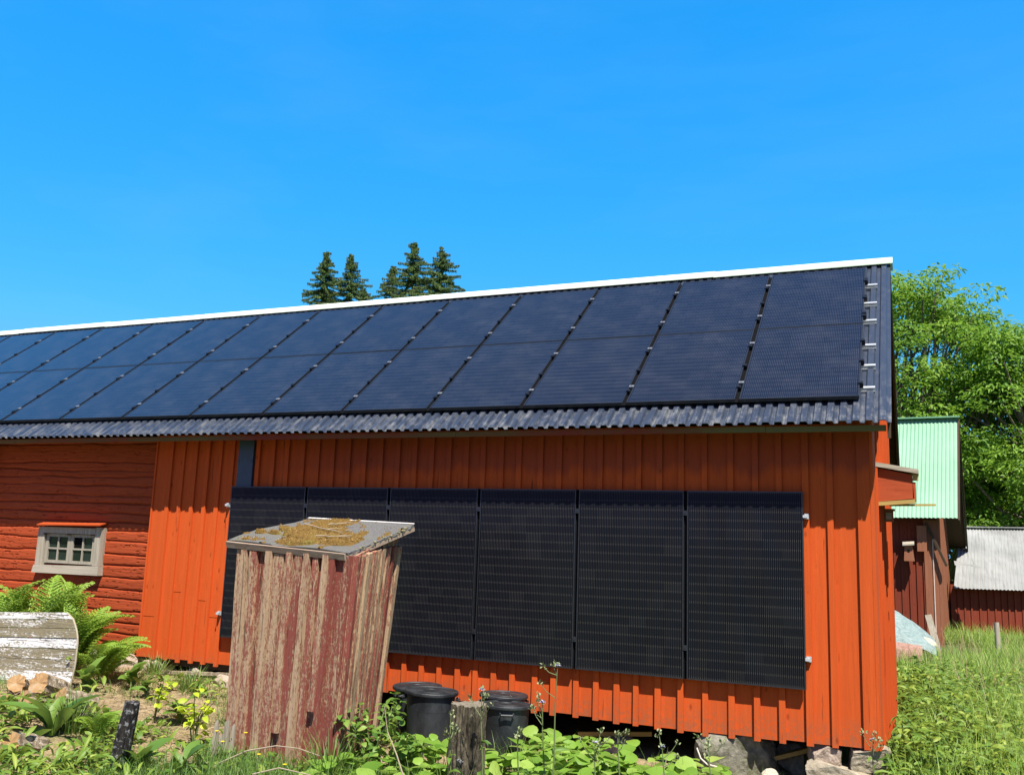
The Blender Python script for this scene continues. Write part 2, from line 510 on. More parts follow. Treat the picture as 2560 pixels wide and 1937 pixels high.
def stone(name, a, b, lich=0.0):
    m = NT(name, 0.9, 0.2)
    n = m.noise(14, m.coord(), 8, 0.75)
    f = m.noise(90, m.coord(), 4, 0.8)
    c = m.mix(m.ramp(n, [(0.32, 0.0), (0.68, 1.0)]), a, b)
    c = m.mix(m.ramp(f, [(0.58, 0.0), (0.70, 0.5)]), c, tuple(x * 0.4 for x in a))
    if lich:
        l = m.noise(5, m.coord(), 5, 0.7)
        c = m.mix(m.ramp(l, [(0.5, 0.0), (0.6, lich)]), c, (0.10, 0.10, 0.05))
    m.color(c)
    m.bump(m.math('ADD', n, m.math('MULTIPLY', f, 0.4)), 0.9, 0.02)
    return m.mat
STONE_G = stone('grey_green_granite', (0.13, 0.13, 0.085), (0.33, 0.305, 0.24), 0.7)
STONE_P = stone('pinkish_granite', (0.26, 0.19, 0.14), (0.48, 0.39, 0.30))
STONE_T = stone('tan_granite', (0.26, 0.215, 0.15), (0.48, 0.42, 0.31), 0.25)
STONE_W = stone('pale_fieldstone', (0.38, 0.33, 0.24), (0.54, 0.49, 0.38))

def foliage(name, dark, mid, light, transl=0.35, rough=0.5):
    m = NT(name, rough, 0.35)
    f = m.attr('Col')
    n = m.noise(3.0, m.coord(), 3)
    f2 = m.math('ADD', m.math('MULTIPLY', f, 0.8), m.math('MULTIPLY', n, 0.2))
    c = m.ramp(f2, [(0.1, dark), (0.5, mid), (0.9, light)])
    m.color(c)
    tr = m.add('ShaderNodeBsdfTranslucent')
    tc = m.mix(0.5, c, tuple(min(1, x * 1.6) for x in light))
    m.link(tc, tr.inputs['Color'])
    mx = m.add('ShaderNodeMixShader')
    mx.inputs[0].default_value = transl
    m.link(m.p.outputs[0], mx.inputs[1]); m.link(tr.outputs[0], mx.inputs[2])
    m.link(mx.outputs[0], m.out.inputs['Surface'])
    return m.mat
F_TREE = foliage('ash_leaves', (0.055, 0.13, 0.011), (0.12, 0.245, 0.022), (0.24, 0.38, 0.04), .40)
F_SPRUCE = foliage('spruce_needles', (0.035, 0.08, 0.022), (0.075, 0.14, 0.035), (0.17, 0.24, 0.06), 0.2, 0.7)
F_FERN = foliage('fern_green', (0.10, 0.20, 0.02), (0.24, 0.38, 0.045), (0.40, 0.52, 0.10), 0.4)
F_UNDER = foliage('undergrowth_leaf', (0.055, 0.125, 0.016), (0.14, 0.24, 0.03), (0.32, 0.38, 0.06), 0.33)
F_MOSS = foliage('moss_sprig', (0.12, 0.065, 0.012), (0.28, 0.165, 0.045), (0.44, 0.30, 0.11), 0.15, .9)
F_BROAD = foliage('bright_broad_leaf', (0.09, 0.19, 0.02), (0.18, 0.32, 0.04), (0.34, 0.46, 0.10), 0.35)
F_WEED = foliage('weed_leaf', (0.05, 0.12, 0.02), (0.11, 0.21, 0.03), (0.24, 0.33, 0.06), 0.3)
F_YELLOW = foliage('yellow_green_leaf', (0.26, 0.40, 0.02), (0.42, 0.52, 0.03), (0.60, 0.64, 0.06), 0.4)
F_GRASS = foliage('grass_green', (0.05, 0.12, 0.018), (0.11, 0.21, 0.035), (0.26, 0.31, 0.08), 0.3)
F_MEADOW = foliage('meadow_green', (0.09, 0.19, 0.02), (0.19, 0.32, 0.04), (0.36, 0.43, 0.10), 0.36)
F_STRAW = foliage('dry_straw', (0.15, 0.10, 0.045), (0.29, 0.21, 0.11), (0.45, 0.36, 0.22), 0.15, 0.8)
F_STALK = foliage('olive_stalk', (0.09, 0.13, 0.04), (0.15, 0.19, 0.07), (0.26, 0.28, 0.14), 0.1)
PETALV = foliage('lilac_petals', (0.42, 0.40, 0.70), (0.52, 0.50, 0.80), (0.70, 0.68, 0.90), 0.3)
PETALY = foliage('yellow_petals', (0.75, 0.50, 0.01), (0.85, 0.60, 0.015), (0.9, 0.7, 0.03), 0.3)

def ground_mat():
    m = NT('earth_and_straw', 0.95, 0.1)
    co = m.coord()
    x, y, z = m.sep(co)[:3]
    n = m.noise(2.2, co, 6, 0.7)
    f = m.noise(45, co, 5, 0.8)
    straw = m.mix(m.ramp(f, [(0.35, 0.0), (0.65, 1.0)]), (0.20, 0.14, 0.075), (0.50, 0.38, 0.22))
    straw = m.mix(m.ramp(m.noise(9, co, 4), [(0.5, 0.0), (0.68, 0.7)]), straw, (0.14, 0.10, 0.06))
    green = m.mix(m.ramp(f, [(0.35, 0.0), (0.65, 1.0)]), (0.04, 0.075, 0.014), (0.11, 0.16, 0.04))
    k = m.ramp(n, [(0.52, 0.0), (0.66, 0.55)])
    left = m.mix(k, straw, green)
    xr = m.ramp(m.math('DIVIDE', m.math('ADD', x, 6.0), 12.0), [(0.38, 0.0), (0.52, 1.0)])
    far = m.math('MAXIMUM', m.ramp(m.math('DIVIDE', y, 20.0), [(0.2, 0.0), (0.4, 1.0)]), m.ramp(m.math('DIVIDE', y, -20.0), [(0.22, 0.0), (0.30, 1.0)]))
    c = m.mix(m.math('MAXIMUM', xr, far), left, green)
    m.color(c)
    m.bump(m.math('ADD', f, n), 0.8, 0.03)
    return m.mat
GROUND = ground_mat()

# ------------------------------------------------------------------ terrain
def gz(x, y):
    z = 0.31 * smooth_step((-x - 4.7) / 3.2) * (1 - 0.5 * smooth_step((y - 4) / 10))
    z += 0.35 * smooth_step((-y - 3.2) / 4)
    z -= 0.06 * smooth_step((x + 3.0) / 2) * smooth_step((1.5 - y) / 2) * smooth_step((y + 3.5) / 2)
    z += 0.03 * fbm(x * 0.7, y * 0.7) + 0.012 * fbm(x * 3, y * 3, 5)
    return z

def axis_pts(fine0, fine1, step, far):
    a = list(np.arange(fine0, fine1, step))
    lo, d = fine0, step
    pre = []
    while lo > -far:
        d *= 1.5; lo -= d; pre.append(lo)
    hi, d, post = a[-1], step, []
    while hi < far:
        d *= 1.5; hi += d; post.append(hi)
    return pre[::-1] + a + post
gx_, gy_ = axis_pts(-13, 6, 0.12, 900), axis_pts(-9.5, 14, 0.14, 1200)
g = MB()
for yy in gy_:
    for xx in gx_:
        g.v.append((xx, yy, gz(xx, yy)))
nx = len(gx_)
for j in range(len(gy_) - 1):
    for i in range(nx - 1):
        g.f.append((j * nx + i, j * nx + i + 1, (j + 1) * nx + i + 1, (j + 1) * nx + i)); g.m.append(0)
tag(g.build('ground', GROUND, smooth=True), kind='structure')

# ------------------------------------------------------------------ the barn
YB, YP, YL = -0.05, -0.02, 0.08         # batten face, board face, log face
EAVE_Y, EAVE_Z, RIDGE_Y, RIDGE_Z, BACK_Y = -0.415, 3.051, 2.584, 5.3255, 5.55
SL = (RIDGE_Z - EAVE_Z) / (RIDGE_Y - EAVE_Y)
TH = math.atan(SL)
def roof_z(y):
    return EAVE_Z + (y - EAVE_Y) * SL if y < RIDGE_Y else RIDGE_Z - (y - RIDGE_Y) * SL
barn = empty('barn', (0, 0, 0), 'long red board and log barn with solar panels on its dark corrugated roof', 'barn')
rnd = random.Random(4)

def wall_bottom(x):
    xs = [(-20, .46), (-8.2, .462), (-7, .46), (-4.8, .377), (-3.2, .347), (-1.55, .312), (-.57, .324), (0, .342)]
    for (a, za), (b, zb) in zip(xs, xs[1:]):
        if x <= b: return za + (zb - za) * (x - a) / (b - a)
    return .342

left = [-7.996, -7.807, -7.619, -7.426, -7.244, -7.055]
mid = [-6.68, -6.475, -6.27, -6.06, -5.86, -5.655, -5.445, -5.235, -5.025, -4.81]
right = [-4.597, -4.393, -4.186, -3.982, -3.781, -3.577, -3.377, -3.141, -2.941, -2.709, -2.51, -2.305, -2.115, -1.909, -1.697, -1.473, -1.24, -1.012, -.801, -.57, -.362]
batt = left + mid + right
w = MB()
edges = [-8.2] + [b + 0.028 for b in batt] + [-0.09]
for a, b in zip(edges, edges[1:]):
    j = rnd.uniform(-0.003, 0.003)
    zb = wall_bottom((a + b) / 2) + rnd.uniform(-.006, .008)
    ztop = 3.10 if b < -.2 else 3.2
    if b < -6.9 and rnd.random() < .75:
        zj = rnd.choice((rnd.uniform(1.2, 1.7), rnd.uniform(.9, 1.3)))
        w.box(a + .0015, b - .0015, YP + j, YP + 0.028 + j, zb, zj - .003)
        w.box(a + .0015, b - .0015, YP + j - .003, YP + 0.025 + j, zj + .003, ztop)
    else:
        w.box(a + .0015, b - .0015, YP + j, YP + 0.028 + j, zb, ztop)
for b in batt:
    zb = wall_bottom(b) - 0.022 + rnd.uniform(-.008, .008)
    t0, t1 = rnd.uniform(-.004, .004), rnd.uniform(-.004, .004)
    wd = rnd.uniform(0.050, 0.058)
    yf = YB + rnd.uniform(-.002, .003)
    w.hexa([(b + t0, yf, zb), (b + wd + t0, yf, zb), (b + wd + t0, YP - .0035, zb), (b + t0, YP - .0035, zb),
            (b + t1, yf, 3.09), (b + wd + t1, yf, 3.09), (b + wd + t1, YP - .0035, 3.09), (b + t1, YP - .0035, 3.09)])
# short repair joints in boards on the left part
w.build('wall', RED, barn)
# left edge board closing the board wall against the logs
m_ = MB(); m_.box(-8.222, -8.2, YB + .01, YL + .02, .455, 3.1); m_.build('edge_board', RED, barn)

# gable wall, slightly bowed outwards
def gx(y):
    k = [(0, 0.0), (.35, .042), (.7, .070), (1.55, .105), (2.5, .095), (4, .05), (5.3, 0.0)]
    for (a, xa), (b, xb) in zip(k, k[1:]):
        if y <= b: return xa + (xb - xa) * (y - a) / (b - a)
    return 0.0
gw = MB()
y = 0.045
while y < 5.2:
    y2 = y + rnd.uniform(.10, .13)
    zb = .345 - .015 * y + rnd.uniform(-.012, .012)
    gw.hexa([(gx(y), y, zb), (gx(y2), y2, zb), (gx(y2) - .028, y2, zb), (gx(y) - .028, y, zb),
             (gx(y), y, roof_z(y) - .04), (gx(y2), y2, roof_z(y2) - .04), (gx(y2) - .028, y2, roof_z(y2) - .04), (gx(y) - .028, y, roof_z(y) - .04)])
    c = y2 - .02
    gw.hexa([(gx(c) + .026, c, zb - .01), (gx(c) + .026, c + .04, zb - .01), (gx(c) - .002, c + .04, zb - .01), (gx(c) - .002, c, zb - .01),
             (gx(c) + .026, c, roof_z(c) - .05), (gx(c) + .026, c + .04, roof_z(c) - .05), (gx(c) - .002, c + .04, roof_z(c) - .05), (gx(c) - .002, c, roof_z(c) - .05)])
    y = y2 + .002
gw.build('gable_wall', REDG, barn)
# corner boards
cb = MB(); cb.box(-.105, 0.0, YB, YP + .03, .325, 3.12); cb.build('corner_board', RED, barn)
cb = MB()
cb.hexa([(.0015, YB + .003, .33), (.03, YB + .003, .33), (.045, .085, .33), (-.005, .085, .33), (.0015, YB + .003, 3.12), (.03, YB + .003, 3.12), (.045, .085, 3.12), (-.005, .085, 3.12)])
cb.build('corner_board', REDG, barn)
# log wall: hewn logs with wavy joints
courses = [3.024, 2.788, 2.682, 2.599, 2.486, 2.366, 2.255, 2.143, 2.032, 1.925, 1.80, 1.637, 1.50, 1.36, 1.22, 1.10, .96, .82, .68, .57, .47]
LX0, LX1 = -11.2, -8.222
lm = MB()
nxl, nzl = 170, 420
WX0, WX1, WZ0, WZ1 = -10.02, -9.14, 1.47, 1.87
def jz(i, x):
    return courses[i] + 0.022 * fbm(x * 0.7, i * 7.3) + 0.010 * fbm(x * 3.1, i * 3.3) - 0.016 * (x + 9.7) * (1 if i % 3 else .3) * .8
for b in range(nzl + 1):
    z = .44 + (3.10 - .44) * b / nzl
    for a in range(nxl + 1):
        x = LX0 + (LX1 - LX0) * a / nxl
        ds = [(z - jz(i, x)) for i in range(len(courses))]
        near = min(range(len(ds)), key=lambda i: abs(ds[i]))
        dd = abs(ds[near])
        below = sum(1 for d in ds if d < 0)
        wv = .6 + .6 * fbm(x * 1.1, near * 5.1, 2)
        groove = 0.04 * max(.15, wv) * math.exp(-(dd / 0.0075) ** 2) + 0.003 * math.exp(-(dd / 0.02) ** 2)
        off = 0.008 * math.sin(below * 12.9) + 0.004 * fbm(x * 1.2, z * 4, 3)
        cr = fbm(x * 1.3, z * 22, 31)
        rip = 0.0018 * fbm(x * 3, z * 60, 9) + (0.014 if abs(cr) < .010 else 0)
        yy = YL + groove + off + rip
        yy = max(yy, YL - 0.02)
        lm.v.append((x, yy, z))
for b in range(nzl):
    for a in range(nxl):
        cx = LX0 + (LX1 - LX0) * (a + .5) / nxl
        cz = .44 + (3.10 - .44) * (b + .5) / nzl
        if WX0 < cx < WX1 and WZ0 < cz < WZ1: continue
        i = b * (nxl + 1) + a
        lm.f.append((i, i + 1, i + nxl + 2, i + nxl + 1)); lm.m.append(0)
lm.build('log_wall', LOGRED, barn, smooth=True)
m_ = MB(); m_.box(-11.34, -11.2, -.02, .16, .3, 3.1); m_.build('wall_post', ROTPOST, barn)
# far left part of the front
w = MB()
x = -20.0
while x < -11.36:
    x2 = min(x + .21, -11.342)
    j = rnd.uniform(-.003, .003)
    w.box(x, x2 - .003, YP + j, YP + .028 + j, .46, 3.1)
    w.box(x - .027, x + .027, YB, YP - .0035, .44, 3.09)
    x = x2
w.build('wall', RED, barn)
# back and left walls, floor, sill
w = MB()
w.box(-20, 0, 5.30, 5.33, .0, 3.1)
w.box(-20.03, -20, -.02, 5.33, .0, 3.1)
w.face([(-20.02, -.02, 3.1), (-20.02, 5.33, 3.1), (-20.02, RIDGE_Y, RIDGE_Z - .1)])
w.build('back_wall', OLDRED, barn)
m_ = MB(); m_.box(-19.9, -.06, .3, 5.2, .40, .46); m_.build('floor', CONC, barn)
m_ = MB(); m_.box(-8.1, -.04, .02, .2, .385, .56)
for v_ in m_.v: pass
m_.build('sill_beam', DARKWOOD, barn)
m_ = MB(); m_.box(-19.9, -8.25, .22, .3, .0, 3.05); m_.build('inner_wall', DARKIN, barn)

# corrugated roof
def corr_roof(name, x0, x1, pa, pb, pitch, depth, mat, parent, nrm, rows=2):
    """sheet from line pa (y,z) to line pb (y,z) between x0 and x1"""
    b = MB()
    prof = [(0.0, 0), (0.30, 0), (0.42, 1), (0.88, 1), (1.0, 0)]
    xs = []
    n = int((x1 - x0) / pitch)
    for i in range(n + 1):
        for t, h in prof[:-1]:
            xx = x1 - (i + t) * pitch
            if xx >= x0: xs.append((xx, h * depth))
    for r in range(rows + 1):
        t = r / rows
        yy, zz = pa[0] + (pb[0] - pa[0]) * t, pa[1] + (pb[1] - pa[1]) * t
        for xx, h in xs:
            b.v.append((xx, yy + nrm[0] * h, zz + nrm[1] * h))
    k = len(xs)
    for r in range(rows):
        for i in range(k - 1):
            b.f.append((r * k + i, r * k + i + 1, (r + 1) * k + i + 1, (r + 1) * k + i)); b.m.append(0)
    # folded lip at the lower edge
    q = len(b.v)
    for xx, h in xs:
        b.v.append((xx, pa[0] + nrm[0] * (h - .007), pa[1] + nrm[1] * (h - .007)))
    for i in range(k - 1):
        b.f.append((i + 1, i, q + i, q + i + 1)); b.m.append(0)
    return b.build(name, mat, parent)
nf = (-math.sin(TH), math.cos(TH))
corr_roof('roof', -20.3, .2, (EAVE_Y, EAVE_Z), (RIDGE_Y, RIDGE_Z), .107, .026, ROOFM, barn, nf)
corr_roof('roof', -20.3, .2, (BACK_Y, roof_z(BACK_Y)), (RIDGE_Y, RIDGE_Z), .107, .026, ROOFM, barn, (math.sin(TH), math.cos(TH)))
# boarding beneath the sheets
m_ = MB()
m_.hexa([(-20.25, -.30, roof_z(-.30) - .055), (.15, -.30, roof_z(-.30) - .055), (.15, RIDGE_Y, RIDGE_Z - .055), (-20.25, RIDGE_Y, RIDGE_Z - .055),
         (-20.25, -.30, roof_z(-.30) - .02), (.15, -.30, roof_z(-.30) - .02), (.15, RIDGE_Y, RIDGE_Z - .02), (-20.25, RIDGE_Y, RIDGE_Z - .02)])
m_.hexa([(-20.25, RIDGE_Y + .003, RIDGE_Z - .055), (.15, RIDGE_Y + .003, RIDGE_Z - .055), (.15, 5.5, roof_z(5.5) - .055), (-20.25, 5.5, roof_z(5.5) - .055),
         (-20.25, RIDGE_Y + .003, RIDGE_Z - .02), (.15, RIDGE_Y + .003, RIDGE_Z - .02), (.15, 5.5, roof_z(5.5) - .02), (-20.25, 5.5, roof_z(5.5) - .02)])
m_.build('roof_boarding', DARKWOOD, barn)
m_ = MB()
x = -20.25
while x < .15:
    x2 = min(x + rnd.uniform(2.6, 3.6), .16)
    dz = rnd.uniform(-.006, .006)
    m_.box(x, x2 - .004, -.383, -.355, 2.985 + dz * .4, 3.036 + dz * .4)
    x = x2
m_.build('eave_board', EAVE, barn)
# verge boards on the gable
m_ = MB()
for ya, yb in ((-.36, RIDGE_Y - .002), (RIDGE_Y + .002, 5.52)):
    za, zb = roof_z(ya), roof_z(yb)
    m_.hexa([(.165, ya, za - .17), (.192, ya, za - .17), (.192, yb, zb - .17), (.165, yb, zb - .17),
             (.165, ya, za - .012), (.192, ya, za - .012), (.192, yb, zb - .012), (.165, yb, zb - .012)])
m_.build('verge_board', DARKWOOD, barn)
# ridge cap
cp = MB()
x = -20.3
while x < .22:
    x2 = min(x + 2.05, .225)
    o_ = rnd.uniform(-.004, .004)
    a, b_, c_ = (2.475, 5.313 + o_), (2.585, 5.408 + o_), (2.73, 5.29 + o_)
    for (p, q) in ((a, b_), (b_, c_)):
        cp.hexa([(x, p[0], p[1] - .003), (x2, p[0], p[1] - .003), (x2, q[0], q[1] - .003), (x, q[0], q[1] - .003),
                 (x, p[0], p[1]), (x2, p[0], p[1]), (x2, q[0], q[1]), (x, q[0], q[1])])
    cp.hexa([(x, 2.471, 5.301 + o_), (x2, 2.471, 5.301 + o_), (x2, 2.474, 5.301 + o_), (x, 2.474, 5.301 + o_),
             (x, 2.471, 5.314 + o_), (x2, 2.471, 5.314 + o_), (x2, 2.474, 5.314 + o_), (x, 2.474, 5.314 + o_)])
    x = x2 - .0 if x2 >= .22 else x2
cp.build('ridge_cap', CAPM, barn)
# sheet metal duct on the wall
m_ = MB(); m_.box(-6.93, -6.715, -.062, YP + .004, 2.3, 3.06)
m_.build('cable_duct', DUCT, barn)
dct = barn.children[-1]
for sx in (-6.915, -6.73):
    s_ = MB(); s_.tube([(sx, -.066, 2.78), (sx, -.061, 2.78)], .009, 8); s_.build('screw', BLACKPL, bpy.data.objects['cable_duct'])

# window
win_mb = MB()
F0, F1 = 0.0, .10
win_mb.box(-10.14, -10.02, F0 + .005, F1, 1.455, 1.935)
win_mb.box(-9.14, -9.03, F0 + .005, F1, 1.475, 1.95)
win_mb.box(-10.02, -9.14, F0, F1 - .002, 1.862, 1.94)
window = win_mb.build('window', GREYWOODZ, barn)
m_ = MB(); m_.hexa([(-10.165, -.015, 1.355), (-9.015, -.015, 1.36), (-9.015, .11, 1.36), (-10.165, .11, 1.355),
                    (-10.15, -.005, 1.452), (-9.02, -.005, 1.472), (-9.02, .11, 1.472), (-10.15, .11, 1.452)])
m_.build('sill', GREYWOOD, window)
m_ = MB(); m_.hexa([(-10.11, -.06, 1.955), (-9.0, -.06, 1.972), (-9.03, .10, 2.005), (-10.13, .10, 1.992),
                    (-10.11, -.06, 1.970), (-9.0, -.06, 1.987), (-9.03, .10, 2.022), (-10.13, .10, 2.010)])
m_.build('drip_board', REDH, window)
SASH = painted_wood('worn_cream_sash', (0.22, 0.19, 0.13), (0.42, 0.38, 0.30), axis='z', crack=(.08, .06, .04))
PANE = plain('old_window_glass', (0.016, 0.024, 0.020), 0.06, 0.4, 0, .5, 5)
PANED = plain('dark_broken_pane', (0.004, 0.004, 0.004), 0.9, 0.1)
for k, (a, b) in enumerate(((-10.005, -9.578), (-9.572, -9.15))):
    sm = MB()
    z0, z1 = 1.485, 1.856
    sm.box(a, a + .045, .028, .06, z0, z1); sm.box(b - .045, b, .028, .06, z0, z1)
    sm.box(a + .045, b - .045, .029, .06, z0, z0 + .038); sm.box(a + .045, b - .045, .029, .06, z1 - .038, z1)
    cxm = (a + b) / 2
    sm.box(cxm - .011, cxm + .011, .031, .058, z0 + .038, z1 - .038)
    zm = (z0 + z1) / 2
    sm.box(a + .045, cxm - .011, .0315, .057, zm - .011, zm + .011); sm.box(cxm + .011, b - .045, .0315, .057, zm - .011, zm + .011)
    sash = sm.build('sash', SASH, window)
    for i, (pa, pb) in enumerate(((a + .045, cxm - .011), (cxm + .011, b - .045))):
        for j, (qa, qb) in enumerate(((z0 + .038, zm - .011), (zm + .011, z1 - .038))):
            pm = MB(); pm.face([(pa, .048, qa), (pb, .048 + rnd.uniform(-.002, .002), qa), (pb, .048, qb), (pa, .048 + rnd.uniform(-.002, .002), qb)])
            broken = (k == 1 and i == 0 and j == 1)
            pm.build('pane', PANED if broken else PANE, window)
for x in (-10.0, -9.58, -9.17):
    hg = MB(); hg.box(x - .03, x + .03, -.006, -.001, 1.842, 1.862)
    hg.build('hinge', DARKWOOD, window)

# ------------------------------------------------------------------ solar panels
def panel_meshes(h, cell):
    b = MB()
    lip, t = .012, .035
    b.box(0, lip, 0, h, -t, 0); b.box(PW - lip, PW, 0, h, -t, 0)
    b.box(lip, PW - lip, 0, lip, -t, 0); b.box(lip, PW - lip, h - lip, h, -t, 0)
    fr = b.build('frame', BLACKALU)
    c = MB(); c.box(lip, PW - lip, lip, h - lip, -.008, -.003)
    gl = c.build('cell_sheet', cell)
    return fr, gl
def clamp_mesh(mat, w_=.036, l_=.05):
    b = MB(); b.box(-w_ / 2 - .006, w_ / 2 + .006, -l_ / 2, l_ / 2, .001, .006)
    b.box(-w_ / 2 + .003, w_ / 2 - .003, -l_ / 2, l_ / 2, -.029, .001)
    b.tube([(0, 0, .006), (0, 0, .011)], .007, 8)
    return b
th = 0.6538
MR = Matrix(((1, 0, 0), (0, math.cos(th), -math.sin(th)), (0, math.sin(th), math.cos(th)))).to_4x4()
MW = Matrix(((1, 0, 0), (0, 0, -1), (0, 1, 0))).to_4x4()
ORD = ['rightmost', 'second', 'third', 'fourth', 'fifth', 'sixth', 'seventh', 'eighth', 'ninth', 'tenth', 'eleventh', 'twelfth', 'thirteenth', 'fourteenth', 'fifteenth', 'sixteenth', 'seventeenth']
XR, GR = -0.0603, 0.0399
root0 = empty('solar_panel')
f_, g_ = panel_meshes(PH_ROOF, CELL_R); f_.parent = root0; g_.parent = root0
for yy in (.33, 1.20):
    c_ = clamp_mesh(CLAMPM, .036, .034).build('clamp', CLAMPM, root0); c_.location = (-GR / 2, yy, 0)
gs_ = MB(); gs_.box(-GR + .0005, -.0005, .0, PH_ROOF, -.0345, -.0325); gs_.build('gap_shade_strip', GAP_SHADE, root0)  # added strip, its black colour imitates deep shade between roof panels
first = True
for col in range(17):
    for row in (0, 1):
        o = root0 if first else copy_tree(root0)
        first = False
        x = XR - PW - col * (PW + GR)
        l = row * (PH_ROOF + .012)
        y_, z_ = -.1965 + l * math.cos(th), 3.3213 + l * math.sin(th)
        # sheets were never laid perfectly true
        o.matrix_world = Matrix.Translation((x, y_, z_)) @ MR @ Matrix.Rotation(rnd.uniform(-.0015, .0015), 4, 'X') @ Matrix.Rotation(rnd.uniform(-.0012, .0012), 4, 'Y')
        rown = 'upper row' if row else 'lower row'
        where = 'right at the gable end' if col == 0 else ORD[col] + ' from the gable end'
        tag(o, 'dark blue solar panel in the %s of the roof, %s' % (rown, where), 'solar panel', 'solar panels on the roof')
        if col == 0:
            for yy in ((.19, .64, 1.08) if row == 0 else (.12, .60, 1.12)):
                e_ = MB(); e_.box(PW + .001, PW + .03, yy + .02, yy + .06, -.05, .012)
                e_.box(PW - .012, PW + .02, yy + .022, yy + .058, .0125, .017)
                e_.build('end_clamp', BLACKPL, o)
# wall panels
rootw = empty('solar_panel')
f_, g_ = panel_meshes(PH_WALL, CELL_W); f_.parent = rootw; g_.parent = rootw
GW = .0314
wl_lab = ['tall black wall solar panel at the far left, mostly behind the leaning shed',
          'tall black wall solar panel behind the mossy shed roof, second from the left',
          'tall black wall solar panel just right of the leaning shed',
          'tall black wall solar panel above the black tubs, third from the right',
          'tall black wall solar panel second from the barn corner',
          'tall black wall solar panel nearest the barn corner, above the boulder']
for i in range(6):
    o = rootw if i == 0 else copy_tree(rootw)
    o.matrix_world = Matrix.Translation((-.562 - PW - (5 - i) * (PW + GW), -.10, 2.48 - PH_WALL)) @ MW
    tag(o, wl_lab[i], 'solar panel', 'solar panels on the barn wall')
for i in range(1, 6):
    o = [q for q in bpy.data.objects if q.get('label') == wl_lab[i]][0]
    for yy in (1.4975, .275):
        c_ = clamp_mesh(BLACKALU, .028, .045)
        cc = c_.build('clamp', BLACKALU, o); cc.location = (-GW / 2, yy, 0)
    sg = MB(); sg.box(-GW + .0005, -.0005, .0, PH_WALL, -.0335, -.030); sg.build('gap_shade_strip', GAP_SHADE, o)  # strip added behind each wall gap, shade painted as black
for yy, nm in ((2.262, 'upper'), (1.03, 'lower')):
    b = MB(); b.box(-7.03, -.515, -.0645, -.0505, yy - .02, yy + .02)
    b.box(-.55, -.517, -.085, -.066, yy - .022, yy + .024); b.box(-7.028, -6.995, -.085, -.066, yy - .022, yy + .024)
    r_ = b.build('mounting_rail', ALU)
    tag(r_, '%s silver rail holding the wall panels, its ends showing beside them' % nm, 'rail', 'rails behind the wall panels')
    for sx in (-.540, -7.004):
        s_ = MB(); s_.box(sx - .022, sx + .012, -.112, -.086, yy - .012, yy + .012); s_.build('end_clamp', ZINC, r_)
# roof rails, the stubs stand out past the last column
rail0 = None
rn = ['lowest', 'second lowest', 'third lowest', 'third highest', 'second highest', 'highest']
for i, l in enumerate((.219, .662, 1.106, 1.693, 2.148, 2.659)):
    b = MB()
    # U channel along x: two flanges and a web
    x0, x1 = -18.4, .067
    b.box(x0, x1, -.028, .028, -.088, -.083)
    b.box(x0, x1, -.028, -.023, -.083, -.062); b.box(x0, x1, .023, .028, -.083, -.040)
    b.box(x0, x1, -.010, .023, -.083, -.0365)
    o = b.build('mounting_rail', ALU)
    f2 = MB()
    for k in range(0, 12):
        xx = .0 - k * 1.5
        f2.box(xx - .035, xx + .03, -.036, .036, -.10, -.0885)
    f2.build('rail_foot', BLACKPL, o)
    o.matrix_world = Matrix.Translation((0, -.1965 + l * math.cos(th), 3.3213 + l * math.sin(th))) @ MR
    tag(o, 'silver roof rail with a short end past the panels, %s of the six' % rn[i], 'rail', 'rails under the roof panels')

# ------------------------------------------------------------------ nest box on the gable
owl = empty('nest_box', (.03, .3, 2.40), 'big red nest box with a grey board roof fixed to the barn gable', 'nest box')
def rel(o, mb):
    l = o.location
    mb.v = [(a - l.x, b - l.y, c - l.z) for a, b, c in mb.v]
    return mb
NBRED = painted_wood('faded_red_plywood', (0.33, 0.055, 0.018), (0.46, 0.095, 0.035), axis='x')
b = MB()
b.hexa([(.02, .30, 2.42), (.355, .30, 2.455), (.355, .62, 2.455), (.05, .62, 2.42), (.02, .30, 2.735), (.345, .30, 2.665), (.345, .62, 2.665), (.05, .62, 2.735)])
rel(owl, b).build('body', NBRED, owl)
b = MB()
b.hexa([(.01, .26, 2.745), (.40, .26, 2.672), (.40, .68, 2.672), (.06, .68, 2.745), (.01, .26, 2.785), (.40, .26, 2.712), (.40, .68, 2.712), (.06, .68, 2.785)])
rel(owl, b).build('roof', GREYWOOD, owl)
b = MB()
b.box(.346, .372, .30, .62, 2.44, 2.60)
rel(owl, b).build('front_board', NBRED, owl)
b = MB(); b.box(.347, .396, .29, .33, 2.615, 2.668)
rel(owl, b).build('roof_batten', PALEWOOD, owl)
b = MB()
b.beam((.02, .31, 2.40), (.365, .31, 2.43), .05, .035)
b.beam((.15, .36, 2.395), (.53, .40, 2.405), .03, .018)
b.beam((.035, .285, 2.36), (.035, .285, 2.435), .03, .03, (0, 1, 0))
rel(owl, b).build('support_bar', PALEWOOD, owl)
# small box under it
sb = empty('nest_box', (.10, .75, 2.25), 'tiny weathered box peeping out under the big red nest box', 'nest box')
b = MB(); b.box(.09, .17, .72, .84, 2.26, 2.36); b.box(.08, .185, .70, .86, 2.362, 2.378)
rel(sb, b).build('body', OLDBROWN, sb)
b = MB(); b.box(.105, .155, .714, .7195, 2.28, 2.34); rel(sb, b).build('front_board', GREYWOOD, sb)

